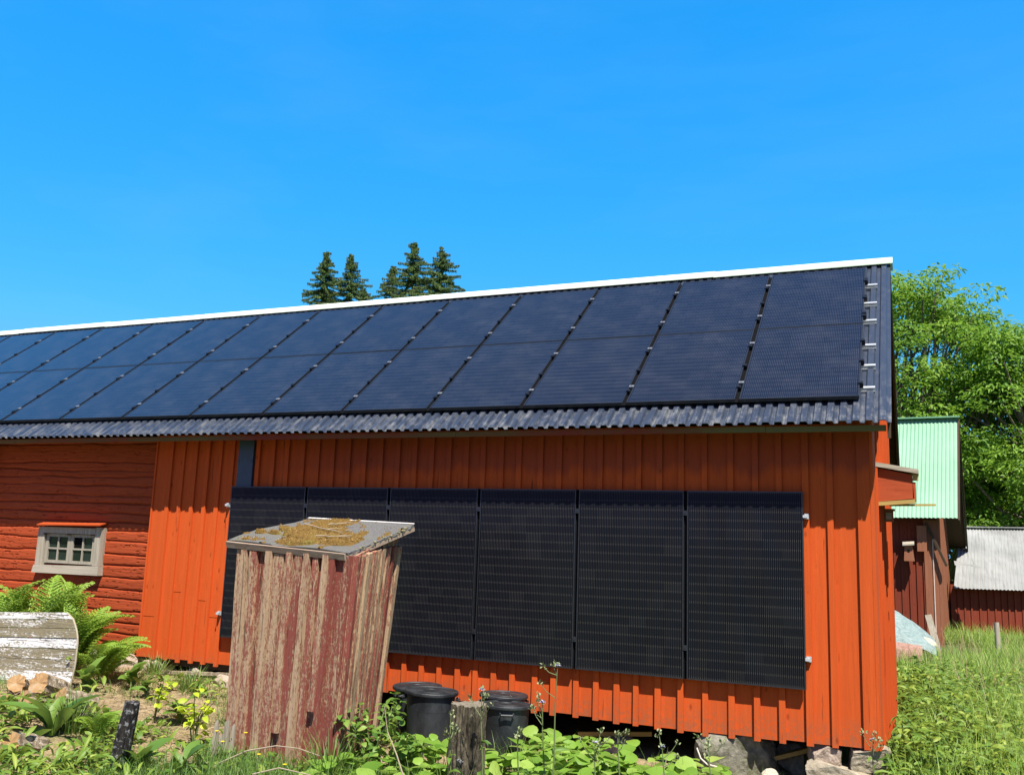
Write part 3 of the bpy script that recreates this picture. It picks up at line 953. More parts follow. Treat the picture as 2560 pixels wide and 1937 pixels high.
# ------------------------------------------------------------------ leaning shed
shed = empty('leaning_shed', (-4.7, -1.6, 0), 'small leaning privy shed with peeling red boards and a mossy felt roof', 'shed')
FT = [Vector((-5.286, -1.90, 1.80)), Vector((-3.925, -2.10, 1.79))]
FB = [Vector((-5.25, -1.90, -.05)), Vector((-4.035, -2.10, -.05))]
BT = [Vector((-5.13, -1.28, 2.03)), Vector((-3.985, -1.30, 1.985))]
BB = [Vector((-5.33, -1.15, -.02)), Vector((-4.175, -1.30, -.05))]
def face_pt(T0, T1, B0, B1, s, t, d):
    top, bot = T0.lerp(T1, s), B0.lerp(B1, s)
    nrm = (T1 - T0).cross(T0 - B0).normalized()
    return bot.lerp(top, t) + nrm * d
def clad(T0, T1, B0, B1, boards, battens, seed):
    rr = random.Random(seed)
    b = MB()
    for s0, s1, m in boards:
        d = rr.uniform(-.004, .004)
        p = lambda s, t, dd: face_pt(T0, T1, B0, B1, s, t, dd)
        b.hexa([p(s0, 0, d), p(s1, 0, d), p(s1, 0, d - .02), p(s0, 0, d - .02), p(s0, 1, d), p(s1, 1, d), p(s1, 1, d - .02), p(s0, 1, d - .02)], m)
    for s0, s1, t0, t1, th_, m in battens:
        p = lambda s, t, dd: face_pt(T0, T1, B0, B1, s, t, dd)
        w0 = rr.uniform(-.004, .004)
        N_ = 5
        for k in range(N_):
            ta, tb = t0 + (t1 - t0) * k / N_, t0 + (t1 - t0) * (k + 1) / N_
            ja, jb = w0 + .003 * math.sin(k * 2.3 + seed), w0 + .003 * math.sin((k + 1) * 2.3 + seed)
            th2 = th_ * 1.5
            b.hexa([p(s0 + ja, ta, th2), p(s1 + ja, ta, th2), p(s1 + ja, ta, .0045), p(s0 + ja, ta, .0045),
                    p(s0 + jb, tb, th2), p(s1 + jb, tb, th2), p(s1 + jb, tb, .0045), p(s0 + jb, tb, .0045)], m)
    return b
SM = [SHED_A, SHED_B, SHED_C]
fb = [(.0, .07, 0), (.072, .135, 2), (.137, .225, 2), (.227, .30, 0), (.302, .40, 2), (.402, .46, 2), (.462, .54, 2), (.542, .60, 2), (.602, .70, 2), (.702, .76, 2), (.762, .84, 2), (.842, .925, 2), (.927, 1.0, 2)]
fbt = [(.0, .03, 0, 1, .020, 1), (.045, .10, 0, 1, .030, 1), (.125, .185, 0, .995, .032, 0), (.275, .33, .02, 1, .034, 1), (.335, .42, 0, .99, .022, 0),
       (.455, .505, .19, 1, .034, 0), (.53, .59, 0, 1, .026, 2), (.61, .655, 0, 1, .034, 1), (.675, .72, 0, .99, .022, 0), (.765, .81, .31, 1, .035, 1), (.82, .86, 0, 1, .026, 2), (.935, .985, 0, 1, .02, 2)]
rel(shed, clad(FT[0], FT[1], FB[0], FB[1], fb, fbt, 1)).build('front_wall', SM, shed)
sbd = [(0, .14, 0), (.142, .30, 0), (.302, .46, 2), (.462, .62, 2), (.622, .78, 0), (.782, 1, 0)]
sbt = [(.0, .05, 0, 1, .024, 2), (.10, .15, 0, .99, .026, 0), (.19, .27, 0, .99, .032, 1), (.33, .40, 0, .985, .030, 0), (.45, .50, 0, .98, .024, 1), (.54, .61, 0, .975, .027, 0), (.67, .74, 0, .97, .026, 0), (.80, .86, 0, .96, .024, 2), (.93, 1.0, 0, .95, .03, 1)]
rel(shed, clad(FT[1], BT[1], FB[1], BB[1], sbd, sbt, 2)).build('side_wall', SM, shed)
rel(shed, clad(BT[1], BT[0], BB[1], BB[0], [(i / 7, (i + .97) / 7, 0) for i in range(7)], [], 3)).build('back_wall', SM, shed)
rel(shed, clad(BT[0], FT[0], BB[0], FB[0], [(i / 5, (i + .97) / 5, 1) for i in range(5)], [(i / 5 - .02, i / 5 + .05, 0, .97, .026, 0) for i in range(1, 5)], 4)).build('side_wall', SM, shed)
# roof
RF = [Vector((-5.41, -1.93, 1.873)), Vector((-3.985, -2.13, 1.815))]
RB = [Vector((-5.05, -1.22, 2.122)), Vector((-3.845, -1.28, 2.068))]
def roofpt(s, t, d=0):
    p = RF[0].lerp(RF[1], s).lerp(RB[0].lerp(RB[1], s), t)
    n = (RF[1] - RF[0]).cross(RB[0] - RF[0]).normalized()
    sag = .012 * math.sin(s * 9 + 1) * (1 - t) * .6 + .018 * math.sin(t * 5 + s * 3) * (1 if s < .4 else .4)
    return p + n * (d + sag)
b = MB()
ns, nt_ = 40, 26
for lay, d in ((0, 0.0), (1, -.022)):
    for j in range(nt_ + 1):
        for i in range(ns + 1):
            s, t = i / ns, j / nt_
            e = .012 * fbm(j * .6, 3.0, lay) if i in (0, ns) else 0
            b.v.append(tuple(roofpt(s + e, t, d)))
n0 = (ns + 1) * (nt_ + 1)
for j in range(nt_):
    for i in range(ns):
        q = j * (ns + 1) + i
        b.f.append((q, q + 1, q + ns + 2, q + ns + 1)); b.m.append(0)
        q += n0
        b.f.append((q + ns + 1, q + ns + 2, q + 1, q)); b.m.append(1)
for i in range(ns):
    b.f.append((i + 1, i, n0 + i, n0 + i + 1)); b.m.append(0)
    q = nt_ * (ns + 1) + i
    b.f.append((q, q + 1, n0 + q + 1, n0 + q)); b.m.append(0)
for j in range(nt_):
    q = j * (ns + 1)
    b.f.append((q, q + ns + 1, n0 + q + ns + 1, n0 + q)); b.m.append(0)
    q += ns
    b.f.append((q + ns + 1, q, n0 + q, n0 + q + ns + 1)); b.m.append(0)
shed_roof = rel(shed, b).build('roof', [FELT, DARKWOOD], shed, smooth=False)
b = MB()
b.hexa([roofpt(0.0, -.025, -.062), roofpt(.985, -.025, -.062), roofpt(.985, .012, -.062), roofpt(0.0, .012, -.062),
        roofpt(0.0, -.025, -.006), roofpt(.985, -.025, -.006), roofpt(.985, -.004, -.006), roofpt(0.0, -.004, -.006)])
FRINGE = painted_wood('weathered_fascia', (0.22, 0.12, 0.08), (0.46, 0.36, 0.26), axis='x', crack=(.06, .03, .02))
rel(shed, b).build('fascia_board', FRINGE, shed)
b = MB()
b.hexa([roofpt(.99, -.01, -.06), roofpt(1.0, -.01, -.06), roofpt(1.0, 1, -.06), roofpt(.99, 1, -.06), roofpt(.99, -.01, -.024), roofpt(1.0, -.01, -.024), roofpt(1.0, 1, -.024), roofpt(.99, 1, -.024)])
rel(shed, b).build('verge_board', FRINGE, shed)
b = MB()
b.hexa([roofpt(.0, .985, .004), roofpt(1, .985, .004), roofpt(1, 1.01, .004), roofpt(.0, 1.01, .004), roofpt(.0, .985, .012), roofpt(1, .985, .012), roofpt(1, 1.01, .012), roofpt(.0, 1.01, .012)])
rel(shed, b).build('top_batten', plain('pale_batten', (.6, .56, .5), .8), shed)
# moss mat
b = MB()
ms, mt = 110, 70
def moss_h(s, t):
    d = 0
    for (cs, ct, rs, rt_) in ((.50, .42, .26, .36), (.36, .80, .20, .24), (.72, .30, .20, .20), (.56, .14, .18, .12), (.80, .42, .12, .10), (.10, .26, .05, .05), (.17, .48, .06, .08), (.2, .30, .07, .05), (.28, .55, .12, .2)):
        d = max(d, 1 - math.hypot((s - cs) / rs, (t - ct) / rt_))
    return d + .42 * fbm(s * 11, t * 8, 2, 5) - .06
idx = {}
for j in range(mt + 1):
    for i in range(ms + 1):
        s, t = i / ms, j / mt
        h = moss_h(s, t) - .10
        z = min(.034, max(-.01, h * .13)) + (.012 * fbm(s * 45, t * 30, 7) if h > 0 else 0)
        b.v.append(tuple(roofpt(s, t, z)))
        idx[(i, j)] = h
for j in range(mt):
    for i in range(ms):
        if max(idx[(i, j)], idx[(i + 1, j)], idx[(i, j + 1)], idx[(i + 1, j + 1)]) > 0:
            q = j * (ms + 1) + i
            b.f.append((q, q + 1, q + ms + 2, q + ms + 1)); b.m.append(0)
rel(shed, b).build('moss', MOSS, shed, smooth=True)
# lichen lumps on the roof edge
b = MB()
for k in range(34):
    t = rnd.uniform(.05, .95)
    c = roofpt(1.0 + rnd.uniform(-.02, .008), t, rnd.uniform(-.02, .006))
    r = rnd.uniform(.005, .014)
    b.tube([c - Vector((r, 0, 0)), c, c + Vector((r, 0, .004))], [r * .5, r, r * .4], 6, jit=.3, rnd=rnd)
tag(rel(shed, b).build('lichen', plain('yellow_grey_lichen', (.24, .21, .11), .95, .1, 0, .3, 60), shed), kind='stuff')
TWIG = plain('bare_twig', (.34, .27, .19), .9, .1)
for a, c, lab in (((.25, .62), (.74, .40), 'long bare twig lying across the moss on the shed roof'), ((.44, .66), (.56, .74), 'short forked twig on the shed roof moss'), ((.62, .22), (.86, .30), 'thin pale twig low on the shed roof')):
    b = MB()
    pts = [roofpt(a[0] + (c[0] - a[0]) * k / 5, a[1] + (c[1] - a[1]) * k / 5 + .012 * math.sin(k * 2.1), .052) for k in range(6)]
    b.tube(pts, [.006, .0055, .005, .0045, .004, .003], 6)
    b.tube([pts[3], pts[3] + Vector((.05, .05, .012)), pts[3] + Vector((.12, .06, .01))], [.004, .003, .002], 5)
    tag(b.build('twig', TWIG), lab, 'twig', 'twigs on the shed roof')

# ------------------------------------------------------------------ foliage tools (numpy)
rng = np.random.default_rng(11)
def leaf_template(kind):
    """local leaf: +Y length 1, X width, Z up"""
    if kind == 'blade':
        ys = [0, .35, .7, 1.0]; ws = [.5, .42, .26, .0]; zs = [0, .02, -.05, -.20]; fold = 0
    elif kind == 'ovate':
        ys = [0, .15, .4, .7, .9, 1.0]; ws = [.02, .36, .5, .38, .16, 0]; zs = [0, .05, .07, .02, -.06, -.12]; fold = .10
    elif kind == 'round':
        ys = [0, .08, .3, .6, .85, 1.0]; ws = [.05, .34, .52, .50, .30, 0]; zs = [0, .04, .05, .03, -.03, -.10]; fold = .12
    elif kind == 'lance':
        ys = [0, .2, .5, .8, 1.0]; ws = [.03, .40, .5, .26, 0]; zs = [0, .04, .04, -.05, -.16]; fold = .18
    elif kind == 'strap':
        ys = [0, .2, .45, .7, .9, 1.0]; ws = [.16, .30, .48, .46, .24, 0]; zs = [0, .06, .06, -.02, -.14, -.24]; fold = .16
    V, F = [], []
    for y, w, z in zip(ys, ws, zs):
        if fold:
            V += [(-w, y, z + fold * w), (0, y, z), (w, y, z + fold * w)]
        else:
            V += [(-w, y, z), (w, y, z)]
    k = 3 if fold else 2
    for i in range(len(ys) - 1):
        for j in range(k - 1):
            a = i * k + j
            F.append((a, a + 1, a + k + 1, a + k))
    return np.array(V, float), F
TPL = {k: leaf_template(k) for k in ('blade', 'ovate', 'round', 'lance', 'strap')}

def rot_mats(az, pitch, roll):
    """leaf frames: yaw az about z, pitch raises +Y, roll about Y"""
    ca, sa, cp, sp_, cr, sr = np.cos(az), np.sin(az), np.cos(pitch), np.sin(pitch), np.cos(roll), np.sin(roll)
    n = len(az)
    Rz = np.zeros((n, 3, 3)); Rx = np.zeros((n, 3, 3)); Ry = np.zeros((n, 3, 3))
    Rz[:, 0, 0] = ca; Rz[:, 0, 1] = -sa; Rz[:, 1, 0] = sa; Rz[:, 1, 1] = ca; Rz[:, 2, 2] = 1
    Rx[:, 0, 0] = 1; Rx[:, 1, 1] = cp; Rx[:, 1, 2] = -sp_; Rx[:, 2, 1] = sp_; Rx[:, 2, 2] = cp
    Ry[:, 1, 1] = 1; Ry[:, 0, 0] = cr; Ry[:, 0, 2] = sr; Ry[:, 2, 0] = -sr; Ry[:, 2, 2] = cr
    return Rz @ Rx @ Ry

class LB:
    """collects leaf instances and plain meshes into one mesh with a Col attribute"""
    def __init__(s): s.V, s.F, s.C, s.M, s.n = [], [], [], [], 0
    def leaves(s, kind, pos, az, pitch, roll, length, width, col, m=0):
        tv, tf = TPL[kind]
        n = len(az)
        if n == 0: return
        Rm = rot_mats(np.asarray(az, float), np.asarray(pitch, float), np.asarray(roll, float))
        sc = np.stack([np.broadcast_to(width, n), np.broadcast_to(length, n), np.broadcast_to(length, n)], 1)
        P = np.einsum('nij,nkj->nki', Rm, tv[None] * sc[:, None, :]) + np.asarray(pos)[:, None, :]
        k = len(tv)
        s.V.append(P.reshape(-1, 3))
        f = np.array(tf)[None] + (np.arange(n) * k)[:, None, None] + s.n
        s.F.append(f.reshape(-1, 4))
        s.C.append(np.repeat(np.broadcast_to(col, n), k))
        s.M.append(np.full(n * len(tf), m))
        s.n += n * k
    def tube(s, pts, rad, n=5, col=.4, m=0):
        b = MB(); b.tube(pts, rad, n, caps=False)
        s.V.append(np.array(b.v)); s.F.append(np.array(b.f) + s.n)
        s.C.append(np.full(len(b.v), col)); s.M.append(np.full(len(b.f), m)); s.n += len(b.v)
    def build(s, name, mats, parent=None, smooth=False):
        V, F, C, Mi = np.concatenate(s.V), np.concatenate(s.F), np.concatenate(s.C), np.concatenate(s.M)
        me = bpy.data.meshes.new(name)
        me.vertices.add(len(V)); me.vertices.foreach_set('co', V.astype(np.float32).ravel())
        me.loops.add(F.size); me.loops.foreach_set('vertex_index', F.astype(np.int32).ravel())
        me.polygons.add(len(F)); me.polygons.foreach_set('loop_start', np.arange(0, F.size, 4, dtype=np.int32))
        me.polygons.foreach_set('material_index', Mi.astype(np.int32))
        if smooth: me.polygons.foreach_set('use_smooth', np.ones(len(F), bool))
        at_ = me.attributes.new('Col', 'FLOAT', 'POINT')
        at_.data.foreach_set('value', C.astype(np.float32))
        for mm in (mats if isinstance(mats, (list, tuple)) else [mats]): me.materials.append(mm)
        me.update(calc_edges=True); me.validate()
        o = bpy.data.objects.new(name, me); COL.objects.link(o)
        if parent: o.parent = parent
        return o
def U(a, b, n): return rng.uniform(a, b, n)
gzv = np.vectorize(gz)

# fuzzy sprigs over the moss mat
n = 7000
ss, tt = U(.02, .98, n), U(.02, .98, n)
hh = np.array([moss_h(a, b) for a, b in zip(ss, tt)])
k = hh + rng.normal(0, .06, n) > 0.11
ss, tt, hh = ss[k], tt[k], hh[k]
pp = np.array([list(roofpt(a, b, min(.030, max(.0, h * .12)))) for a, b, h in zip(ss, tt, hh)]) - np.array([-4.7, -1.6, 0])
lb = LB(); n = len(pp)
lb.leaves('blade', pp, U(0, 6.28, n), U(.2, 1.4, n), rng.normal(0, .5, n), U(.006, .016, n), .006, np.clip(rng.normal(.5, .25, n), 0, 1))
tag(lb.build('moss_sprigs', F_MOSS, shed), kind='stuff')

# ------------------------------------------------------------------ stones
def rock(name, c, dims, mat, label, seed, rotz=0.0, cuts=9, group=None, rough=.05, sub=4, block=False):
    rr = random.Random(seed)
    bm = bmesh.new()
    bmesh.ops.create_icosphere(bm, subdivisions=sub, radius=1)
    planes = []
    for k in range(cuts):
        n = Vector((rr.uniform(-1, 1), rr.uniform(-1, 1), rr.uniform(-1, 1))).normalized()
        planes.append((n, rr.uniform(.52, .80)))
    if block:
        for ax in ((1, 0, 0), (-1, 0, 0), (0, 1, 0), (0, -1, 0), (0, 0, 1), (0, 0, -1)):
            n = (Vector(ax) + Vector((rr.uniform(-.25, .25), rr.uniform(-.25, .25), rr.uniform(-.2, .2)))).normalized()
            planes.append((n, rr.uniform(.50, .62)))
    for v in bm.verts:
        p = v.co.copy()
        for n, d in planes:
            e = p.dot(n) - d
            if e > 0: p -= n * e * .985
        p += p.normalized() * (rough * noise.fractal(p * 1.8 + Vector((seed, 0, 0)), 1, 2, 4) + .03 * noise.fractal(p * 6 + Vector((seed, 3, 0)), 1, 2, 3))
        v.co = Vector((p.x * dims[0], p.y * dims[1], p.z * dims[2]))
    me = bpy.data.meshes.new(name)
    bm.to_mesh(me); bm.free()
    me.polygons.foreach_set('use_smooth', [not block and sub > 4] * len(me.polygons))
    me.materials.append(mat)
    o = bpy.data.objects.new(name, me); COL.objects.link(o)
    o.location = c; o.rotation_euler = (rr.uniform(-.15, .15), rr.uniform(-.15, .15), rotz)
    return tag(o, label, 'stone', group)
SG = 'foundation stones under the barn'
rock('boulder', (-1.20, .30, -.06), (.62, .46, .50), STONE_G, 'big grey green boulder carrying the barn under the rightmost wall panel', 31, .3, 4, SG, sub=5, block=True)
rock('foundation_stone', (-.43, .10, .205), (.20, .22, .21), STONE_P, 'upright pinkish stone wedged under the barn near the corner', 8, .2, 4, SG, sub=5, block=True)
rock('foundation_stone', (-.10, .12, .225), (.25, .26, .18), STONE_T, 'small stone wedged directly under the barn corner', 12, .1, 4, SG, sub=5, block=True)
rock('foundation_stone', (-.17, .06, -.05), (.62, .42, .29), STONE_T, 'broad pale stone lying under the two stones at the barn corner', 15, -.1, 4, SG, sub=5, block=True)
rock('fieldstone', (-.86, -.22, .06), (.075, .07, .065), STONE_W, 'fist sized pale stone beside the big boulder', 21, 0, 7)
rock('fieldstone', (-.93, -.28, -.03), (.22, .12, .06), STONE_P, 'flat pinkish stone half buried in front of the big boulder', 22, 0, 6)
rock('foundation_stone', (-.72, .55, .04), (.24, .2, .18), STONE_G, 'dark stone in the shade behind the slanting plank', 23, .5, 7, SG)
for k, (x, y, z, dx, dz, mt, lb) in enumerate((
        (-8.45, .12, .34, .22, .12, STONE_P, 'rounded pinkish stone under the log wall end'),
        (-7.95, .10, .30, .26, .15, STONE_P, 'low pinkish stone under the left corner of the board wall'),
        (-7.45, .14, .28, .24, .15, STONE_T, 'tan stone under the board wall, left of the metal duct'),
        (-6.95, .12, .24, .26, .17, STONE_P, 'broad pale stone under the boards below the metal duct'),
        (-6.4, .14, .2, .3, .17, STONE_T, 'tan stone under the barn, close to the leaning shed'),
        (-9.1, .12, .36, .3, .11, STONE_T, 'stone under the log wall below the window'),
        (-4.55, .2, .10, .22, .22, STONE_T, 'tan stone under the barn behind the leaning shed'),
        (-2.45, .35, .02, .3, .16, STONE_P, 'pinkish flat stone deep under the barn beside the tubs'))):
    rock('foundation_stone', (x, y, z), (dx, .22, dz), mt, lb, 40 + k, k * .4, 8, SG)
pl = MB(); pl.beam((-1.02, .30, .06), (-.47, .42, .235), .09, .035)
tag(pl.build('plank', PALEWOOD), 'short slanting plank stuck under the barn between the stones', 'plank')
pl = MB(); pl.beam((-7.9, -.12, .315), (-6.75, .02, .36), .05, .035)
tag(pl.build('pole', BARKL), 'thin pole lying along the foundation stones below the board wall', 'pole')
pl = MB(); pl.beam((-2.75, .25, .12), (-2.05, .40, .17), .06, .04)
tag(pl.build('plank', PALEWOOD), 'pale plank end lying in the gap under the barn beside the tubs', 'plank')
wr = MB(); wr.tube([(-1.50, -.14, .20), (-1.46, -.165, .12), (-1.40, -.18, .08), (-1.3, -.19, .07), (-1.22, -.2, .03)], .007, 6)
tag(wr.build('rope', plain('pale_rope', (.55, .5, .42), .9)), 'short pale rope end hanging on the big boulder', 'rope')

# ------------------------------------------------------------------ black tubs
TUB = NT('black_tub_plastic', 0.42, 0.45)
n_ = TUB.noise(5, TUB.coord((1, 1, .5)), 6, .7)
c_ = TUB.mix(TUB.ramp(n_, [(.4, 0.), (.7, 1.)]), (.010, .012, .014), (.040, .044, .048))
zt = TUB.sep(TUB.coord())[2]
mud = TUB.math('MULTIPLY', TUB.ramp(zt, [(.02, 1.), (.16, 0.)]), TUB.ramp(TUB.noise(16, TUB.coord((.5, .5, 1.5)), 4), [(.4, 0.), (.65, .8)]))
TUB.color(TUB.mix(mud, c_, (.16, .14, .11)))
TUB.link(TUB.math('ADD', .42, TUB.math('MULTIPLY', n_, .25)), TUB.p.inputs['Roughness'])
TUB = TUB.mat
def tub(loc, r, h, tilt, label, rz=0):
    o = empty('lidded_tub', loc, label, 'tub', 'black tubs with lids')
    o.rotation_euler = (tilt[0], tilt[1], rz)
    b = MB()
    b.lathe([(.0, 0.0), (r * .78, 0.0), (r * .80, .015), (r * .84, h * .3), (r * .90, h * .7), (r * .905, h * .71), (r * .93, h * .95), (r * .99, h * .955), (r * .99, h * .985), (r * .93, h * .99), (.0, h * .99)], 48)
    b.build('body', TUB, o, smooth=False)
    b = MB()
    b.lathe([(r * 1.0, h * .962), (r * 1.035, h * .962), (r * 1.045, h * .975), (r * 1.045, h + .004), (r * 1.03, h + .009), (r * .94, h + .009), (r * .91, h + .002), (r * .60, h + .004), (r * .57, h + .010), (r * .30, h + .011), (r * .28, h + .006), (.0, h + .006)], 48)
    b.build('lid', TUB, o)
    for a in (0, math.pi):
        b = MB()
        ca, sa = math.cos(a), math.sin(a)
        b.tube([(r * ca * .97 - .06 * sa, r * sa * .97 + .06 * ca, h * .90), (r * ca * 1.08 - .05 * sa, r * sa * 1.08 + .05 * ca, h * .88), (r * ca * 1.08 + .05 * sa, r * sa * 1.08 - .05 * ca, h * .88), (r * ca * .97 + .06 * sa, r * sa * .97 - .06 * ca, h * .90)], .011, 8)
        b.build('handle', TUB, o)
    return o
tub((-3.93, -.66, -.02), .245, .55, (.0, .03), 'black lidded tub in front of its pair, right of the leaning shed', .4)
tub((-4.22, -.36, -.01), .235, .52, (.0, -.02), 'black lidded tub mostly hidden behind another tub, next to the leaning shed', 1.2)
tub((-3.14, -.66, -.03), .225, .51, (.01, .03), 'black lidded tub half behind the mossy log post', 2.0)
tub((-3.34, -.28, .0), .225, .50, (.0, .02), 'black lidded tub farthest back behind the mossy log post', .9)

# ------------------------------------------------------------------ posts and stump
def log_mesh(pts, rad, nseg, nring, seed, amp, mats, cap_m=1):
    b = MB()
    pts = [Vector(p) for p in pts]
    P = []
    for k in range(nring + 1):
        t = k / nring * (len(pts) - 1)
        i = min(int(t), len(pts) - 2)
        P.append((pts[i].lerp(pts[i + 1], t - i), rad[i] + (rad[i + 1] - rad[i]) * (t - i)))
    d = (pts[-1] - pts[0]).normalized(); a = d.orthogonal().normalized(); c = d.cross(a)
    for k, (p, r) in enumerate(P):
        for j in range(nseg):
            t = 2 * math.pi * j / nseg
            q = Vector((math.cos(t) * 2, math.sin(t) * 2, k / nring * 3))
            rr = r * (1 + amp * noise.fractal(q * 1.3 + Vector((seed, 0, 0)), 1, 2, 4) + amp * .7 * math.sin(j * 2.4 + 3 * noise.noise(q)))
            b.v.append(tuple(p + a * (rr * math.cos(t)) + c * (rr * math.sin(t)) + d * ((.02 * noise.noise(q * 3)) if k == nring else 0)))
    for k in range(nring):
        for j in range(nseg):
            j2 = (j + 1) % nseg
            b.f.append((k * nseg + j, k * nseg + j2, (k + 1) * nseg + j2, (k + 1) * nseg + j)); b.m.append(0)
    b.v.append(tuple(P[-1][0] + d * .004)); ct = len(b.v) - 1
    for j in range(nseg):
        b.f.append((nring * nseg + j, nring * nseg + (j + 1) % nseg, ct)); b.m.append(cap_m)
    b.v.append(tuple(P[0][0])); ct = len(b.v) - 1
    for j in range(nseg):
        b.f.append(((j + 1) % nseg, j, ct)); b.m.append(cap_m)
    return b
GREYCUT = plain('grey_weathered_end_grain', (.17, .145, .105), .95, .1, 0, .4, 30, .01)
post = log_mesh([(-2.88, -2.0, -.1), (-2.885, -2.0, .3), (-2.88, -2.0, .70)], [.138, .137, .130], 60, 60, 2, .11, None)
po = post.build('log_post', [BARKP, GREYCUT]); tag(po, 'thick mossy log post with furrowed bark in front of the tubs', 'post')
b = MB(); b.tube([(-2.775, -2.112, .50), (-2.771, -2.122, .50)], [.018, .014], 10); b.build('knot', BLACKPL, po)
b = MB(); b.tube([(-2.87, -2.137, .30), (-2.87, -2.15, .30)], [.03, .022], 10, jit=.2); b.build('knot', BARKC, po)
po = log_mesh([(-5.40, -3.0, -.1), (-5.37, -3.0, .25), (-5.305, -3.0, .62)], [.078, .068, .056], 36, 40, 5, .08, None).build('charred_post', [BARKC, BARKC])
tag(po, 'short leaning blackened post with grey lichen in the weeds', 'post')
# splintered stump at the shed
b = MB()
rr = random.Random(9)
for k in range(9):
    x, y = -5.30 + .20 * rr.random(), -2.02 - .14 * rr.random()
    h = rr.uniform(.20, .40)
    b.hexa([(x - .03, y - .02, -.1), (x + .03, y - .02, -.1), (x + .03, y + .02, -.1), (x - .03, y + .02, -.1),
            (x - .012 + .03, y - .008, h), (x + .012 + .03, y - .008, h + .02), (x + .012 + .03, y + .008, h), (x - .012 + .03, y + .008, h - .03)])
tag(b.build('rotten_stump', GREYWOODZ), 'splintered grey stump at the left foot of the leaning shed', 'stump')

# ------------------------------------------------------------------ white planked panel and firewood
wp = empty('planked_screen', (-8.4, -1.5, .2), 'round ended panel of peeling white planks leaning among ferns and firewood', 'plank panel')
def wp_pt(u, z):
    """u along, z up; leans back a little"""
    return (u, -1.52 + .05 * (z - .2) / .85, z + .055 * (u + 8.4))
def edge(z):
    k = [(.05, -7.67), (.25, -7.63), (.5, -7.60), (.75, -7.615), (.87, -7.66), (.97, -7.73), (1.03, -7.83), (1.07, -7.98)]
    for (a, xa), (b, xb) in zip(k, k[1:]):
        if z <= b: return xa + (xb - xa) * (max(z, a) - a) / (b - a)
    return -7.98
zs_ = [.10, .215, .33, .445, .56, .67, .775, .875, .965, 1.035]
for k in range(len(zs_) - 1):
    z0, z1 = zs_[k] + .003, zs_[k + 1] - .003
    b = MB()
    nU = 14
    for j in range(nU):
        for (ya, yb) in ((0, 1),):
            def P(t, z, d):
                e = edge(z)
                u = -9.75 + (e + 9.75) * t
                p = wp_pt(u, z)
                return (p[0], p[1] + d, p[2])
            t0, t1 = j / nU, (j + 1) / nU
            dj = .006 * math.sin(k * 5.1)
            b.hexa([P(t0, z0, dj), P(t1, z0, dj), P(t1, z0, .022), P(t0, z0, .022), P(t0, z1, dj), P(t1, z1, dj), P(t1, z1, .022), P(t0, z1, .022)])
    b.build('plank', WHITEPEEL2 if k in (3, 4, 6, 7) else WHITEPEEL, wp).location = (8.4, 1.5, -.2)
rim = [wp_pt(edge(z) + .004, z) for z in np.linspace(.10, 1.03, 16)]
b = MB(); b.tube([Vector(p) + Vector((-.004, .010, 0)) for p in rim], .010, 6)
b.build('rim', plain('cream_rim', (.36, .31, .21), .8), wp).location = (8.4, 1.5, -.2)

fw = [((-7.80, -2.0, .42), .085, .40, 1.0, .25), ((-7.50, -2.0, .45), .10, .42, .35, .35), ((-7.02, -2.15, .385), .08, .36, -.25, .30), ((-7.06, -2.5, .335), .095, .42, .55, .22), ((-7.42, -2.42, .32), .085, .38, .9, .2),
      ((-6.62, -2.62, .29), .07, .38, -.4, .15), ((-6.28, -3.25, .25), .085, .34, .2, .3), ((-7.55, -2.1, .30), .085, .40, .2, .1), ((-7.15, -2.25, .27), .085, .40, -.2, .1)]
fl = ['grey firewood log at the far left below the white panel', 'firewood log with a large orange cut face on top of the pile', 'short firewood log at the right end of the pile', 'firewood log with an orange face at the front of the pile',
      'firewood log lowest at the left edge of the pile', 'thin firewood log lying right of the pile', 'split orange log lying alone in the weeds at the bottom left', 'firewood log underneath the pile, left', 'firewood log underneath the pile, right']
for k, ((x, y, z), r, L, az, el) in enumerate(fw):
    d = Vector((math.sin(az) * .5, -math.cos(az) * math.cos(el), math.sin(el))).normalized()
    o = empty('firewood_log', (x, y, z), fl[k], 'log', 'firewood logs')
    e = Vector((0, 0, 0))
    mb = log_mesh([e - d * L, e - d * L * .5, e], [r * 1.03, r, r], 22, 10, k * 3.7, .17, None)
    bk = MB(); bk.v = mb.v; bk.f = [f for f, m in zip(mb.f, mb.m) if m == 0]; bk.m = [0] * len(bk.f)
    cf = [f for f, m in zip(mb.f, mb.m) if m == 1]
    ct = MB(); ct.v = mb.v; ct.f = cf[:22]; ct.m = [0] * 22
    c2 = MB(); c2.v = mb.v; c2.f = cf[22:]; c2.m = [0] * 22
    for q, nm, mt in ((bk, 'bark', BARKL), (ct, 'cut_face', CUT), (c2, 'cut_face', CUT)):
        used = sorted({i for f in q.f for i in f}); mp = {i: n for n, i in enumerate(used)}
        q.v = [q.v[i] for i in used]; q.f = [tuple(mp[i] for i in f) for f in q.f]
        q.build(nm, mt, o)

